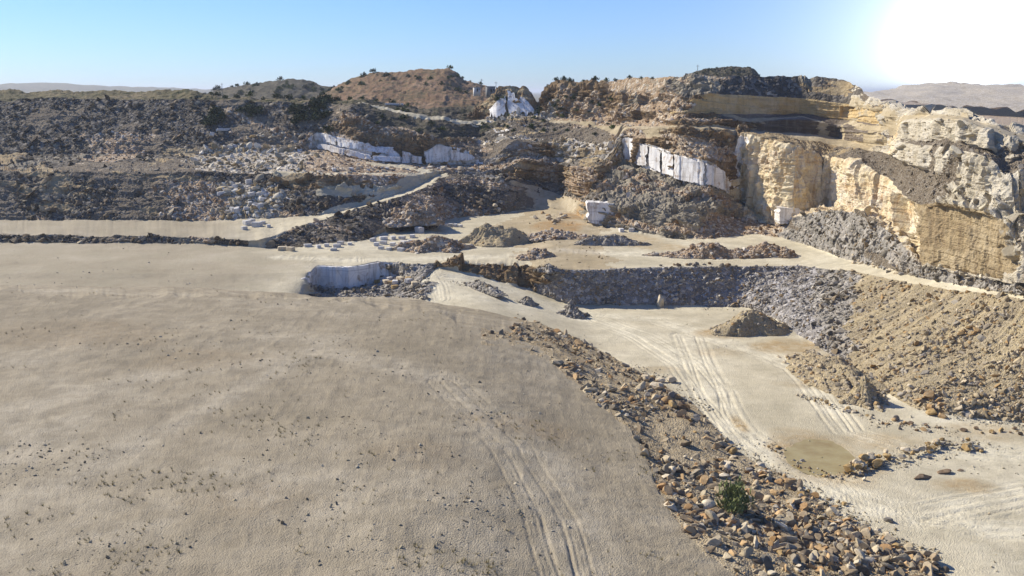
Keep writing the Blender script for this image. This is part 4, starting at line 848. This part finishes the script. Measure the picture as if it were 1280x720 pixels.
# ------------------------------------------------------------------ shrubs
def leaf_mat(name, c0, c1):
    b = NB(name); f = b.noise(2.5, 3, .6); return b.done(b.ramp(f, [(.35, c0), (.65, c1)]))
LEAF = leaf_mat('scrub_leaf', (58, 70, 34), (98, 108, 58)); LEAF2 = leaf_mat('dark_scrub_leaf', (40, 50, 30), (66, 76, 44)); BARK = flat_mat('twig_bark', (92, 74, 54))
def leaf_cloud(n, rng, upright=False, size=.12):
    V, Fc = [], []
    for k in range(n):
        a = rng.uniform(0, 6.28); ph = rng.uniform(0, 1) ** .6; el = rng.uniform(.1, 1.5)
        c = np.array([math.cos(a) * math.cos(el), math.sin(a) * math.cos(el), math.sin(el) * (1.3 if upright else .85)]) * (.35 + .65 * ph) * (1 + .25 * math.sin(3 * a + 1) + .2 * math.sin(5 * el + 2 * a))
        t = rng.normal(size=3); t[2] = abs(t[2]) + (1.2 if upright else 0); t /= np.linalg.norm(t); s = np.cross(t, rng.normal(size=3)); s /= np.linalg.norm(s)
        L = size * rng.uniform(.6, 1.6); w = L * (.28 if upright else .5)
        o = len(V); V += [c - s * w, c + t * L * 1.4 - s * w * .3, c + t * L * 1.4 + s * w * .3, c + s * w]; Fc.append((o, o + 1, o + 2, o + 3))
    return np.array(V), np.array(Fc)
def stems(n, rng):
    V, Fc = [], []
    for k in range(n):
        a = rng.uniform(0, 6.28); e = np.array([math.cos(a) * .45, math.sin(a) * .45, .75]); r = .03
        o = len(V)
        for t in range(3):
            for q in range(2):
                an = t * 2.094; V.append(e * q + np.array([math.cos(an), math.sin(an), 0]) * r * (1 - .7 * q))
        for t in range(3): t2 = (t + 1) % 3; Fc.append((o + t * 2, o + t2 * 2, o + t2 * 2 + 1, o + t * 2 + 1))
    return np.array(V), np.array(Fc)
sv = [leaf_cloud(130, np.random.default_rng(k), False, .2) for k in range(4)]
SHM = [np_mesh('foliage', a, b_, [LEAF2 if k % 2 else LEAF]) for k, (a, b_) in enumerate(sv)]
STM = np_mesh('stem', *stems(6, np.random.default_rng(3)), [BARK])
def shrub(p, r, label, group=None, mesh=None, name='shrub', zs=1.0):
    e = bpy.data.objects.new(name, None); S.collection.objects.link(e); e.location = p; e.scale = (r, r, r * zs); e.rotation_euler = (0, 0, random.uniform(0, 6.28)); e.empty_display_size = .2
    f = bpy.data.objects.new('foliage', mesh or random.choice(SHM)); S.collection.objects.link(f); f.parent = e
    s = bpy.data.objects.new('stem', STM); S.collection.objects.link(s); s.parent = e
    tag(e, label, 'shrub', group); return e
GV, GF = [], []; go = 0
gm = seen & ((row_gap[:-1, None] == 1) | (row_gap[:-1, None] == 2)) & (np.isin(fz, [ZI['earth'], ZI['near_slope']]))
gw = (apx * gm * (np.clip(fbm(PT[:-1, :-1] * np.array([1, 1, 0]), 9.0, 4, 970, .6) * 2.2 - .12, 0, 1) ** 1.5 + .004)).ravel(); gp = RNG.choice(gw.size, 900, p=gw / gw.sum())
for q in gp:
    p = PT[np.unravel_index(q, gm.shape)] + np.array([RNG.normal(0, .2), RNG.normal(0, .2), -.02]); R_ = RNG.uniform(.12, .34)
    for k in range(14):
        a = RNG.uniform(0, 6.28); ln = R_ * RNG.uniform(.6, 1.5); tip = np.array([math.cos(a) * ln * .6, math.sin(a) * ln * .6, ln]); sd = np.array([-math.sin(a), math.cos(a), 0]) * .022; b0 = np.array([math.cos(a), math.sin(a), 0]) * R_ * .25
        GV += [p + b0 - sd, p + b0 + sd, p + b0 + tip + sd * .2, p + b0 + tip - sd * .2]; GF.append((go, go + 1, go + 2, go + 3)); go += 4
link(bpy.data.objects.new('dry_grass', np_mesh('dry_grass', np.array(GV), np.array(GF), [leaf_mat('dry_grass_blade', (120, 108, 64), (164, 148, 98))])), 'stuff')
big = np_mesh('foliage', *leaf_cloud(850, np.random.default_rng(21), True, .17), [leaf_mat('feathery_leaf', (96, 104, 62), (140, 144, 94))])
shrub(hit(918, 640)[0], 2.0, 'feathery green bush growing alone on the near rubble slope', None, big, 'bush', 1.25)
def scatter(P, rows, n, r, label, group):
    nr, nc = P.shape[:2]
    for k in range(n):
        i = random.randint(*rows); j = random.randint(3, nc - 4); shrub(P[i, j] - np.array([0, 0, .2]), random.uniform(*r), label, group)
scatter(HA, (22, 39), 46, (1.6, 3.6), 'dark low shrub on the rounded hill at far left', 'shrubs on the rounded hill')
scatter(HB, (20, 39), 46, (1.3, 3.0), 'green shrub on the reddish hill with a track', 'shrubs on the reddish hill')
scatter(HC, (8, 39), 26, (.6, 1.3), 'small shrub on the dark skyline knoll', 'shrubs on the dark knoll')
for k in range(60):
    cu, cv, ru_, rv_ = random.choice([(325, 141, 14, 9), (371, 143, 7, 12), (398, 142, 10, 16), (398, 130, 10, 6), (268, 150, 14, 8)]); q = hit(random.gauss(cu, ru_ * .6), random.gauss(cv, rv_ * .6))
    if q is not None: shrub(q[0] - np.array([0, 0, .3]), random.uniform(1.6, 3.4), 'dark shrub in the thickets on the grey scree slope at far left', 'thickets on the grey slope', SHM[1])
for k in range(70):
    q = hit(random.uniform(470, 770), random.uniform(118, 170))
    if q is not None and ZONES[fz[min(q[1], NR - 2), min(q[2], NC - 2)]] not in ('marble', 'floor'): shrub(q[0] - np.array([0, 0, .2]), random.uniform(.7, 1.9), 'small olive shrub among the ledges below the reddish hill', 'shrubs among the upper ledges')
shrub(hit(577, 124)[0], 4.6, 'round dark green tree like shrub below the grey hut', None, SHM[1], 'shrub', 1.3)
shrub(hit(585, 122)[0], 3.2, 'smaller round green shrub beside the dark one below the grey hut', None, SHM[3])
def sky_shrubs(us, lab, grp, r):
    for u in us:
        j = int(np.searchsorted(U, u)); i = int(np.argmin(np.where(row_gap == O, np.arange(NR), 10 ** 6))); shrub(PT[i, j] - np.array([0, 0, .2]), random.uniform(*r), lab, grp)
sky_shrubs([684, 695, 704, 712, 728, 742, 757, 769, 786, 801, 815], 'small shrub on the rim of the brown cliff right of the white knob', 'shrubs on the brown cliff rim', (.8, 1.7))
sky_shrubs([262, 270, 281, 296, 312, 330, 345, 360, 378, 392, 408, 421, 437, 452, 470, 490], 'grey green shrub along the rim of the dark scree at far left', 'shrubs on the dark scree rim', (1.0, 2.4))

# ------------------------------------------------------------------ hut, masts
def box_arr(x0, x1, y0, y1, z0, z1):
    V = np.array([(x, y, z) for x in (x0, x1) for y in (y0, y1) for z in (z0, z1)], float)
    return V, np.array([(0, 1, 3, 2), (4, 6, 7, 5), (0, 4, 5, 1), (2, 3, 7, 6), (0, 2, 6, 4), (1, 5, 7, 3)])
def boxes(name, bs, mat, parent=None):
    Vs, Fs, of = [], [], 0
    for bb in bs: v, f = box_arr(*bb); Vs.append(v); Fs.append(f + of); of += 8
    o = bpy.data.objects.new(name, np_mesh(name, np.concatenate(Vs), np.concatenate(Fs), [mat])); S.collection.objects.link(o)
    if parent: o.parent = parent
    return o
GREY = flat_mat('grey_concrete', (128, 128, 126)); DARK = flat_mat('dark_opening', (40, 40, 42)); WHITE = flat_mat('white_paint', (214, 212, 206)); STEEL = flat_mat('galvanised_steel', (120, 122, 124), .5)
def empty(name, p, rz=0): e = bpy.data.objects.new(name, None); S.collection.objects.link(e); e.location = p; e.rotation_euler = (0, 0, rz); return e
def hut(u, d, v, w, dp, h, wall, label, name):
    p = xyz(u, d, -float(TAN(v)) * d); e = empty(name, p, .25)
    boxes('wall', [(-w / 2, w / 2, -dp / 2, dp / 2, -3, h)], wall, e); boxes('roof', [(-w / 2 - .2, w / 2 + .2, -dp / 2 - .2, dp / 2 + .2, h, h + .25)], GREY, e)
    boxes('door', [(-w * .1, w * .1, -dp / 2 - .06, -dp / 2 + .02, 0, 2.1)], DARK, e); f = boxes('window', [(w * .22, w * .38, -dp / 2 - .05, -dp / 2 + .02, 1.1, 2.0)], DARK, e)
    tag(e, label, 'hut'); return e
dO = np.interp(612, U, LAY[O][0])
hut(613, 640, 115.5, 5.2, 5, 3.6, GREY, 'small square grey hut on the skyline left of the white knob', 'hut')
hut(596, 650, 114.5, 4.2, 3, 2.6, WHITE, 'small white cabin on the skyline left of the grey hut', 'cabin')
def mast(u, v0, v1, d, label, grp):
    z0, z1 = -float(TAN(v0)) * d, -float(TAN(v1)) * d; e = empty('power_mast', xyz(u, d, z0)); h = z1 - z0
    boxes('pole', [(-.14, .14, -.14, .14, -4, h)], STEEL, e); boxes('crossarm', [(-1.1, 1.1, -.08, .08, h - .9, h - .72)], STEEL, e)
    tag(e, label, 'mast', grp)
mast(602, 111, 98.5, 660, 'thin power mast on the skyline, nearer the white cabin', 'power masts'); mast(620, 113, 102, 660, 'thin power mast on the skyline just right of the grey hut', 'power masts')
mast(278, 118, 104, 760, 'thin mast standing on the skyline at far left', None); mast(872, 88, 81, 648, 'thin mast on the left end of the dark knoll', None)
mast(426, 110, 104.5, 775, 'short mast at the left foot of the reddish hill', None)
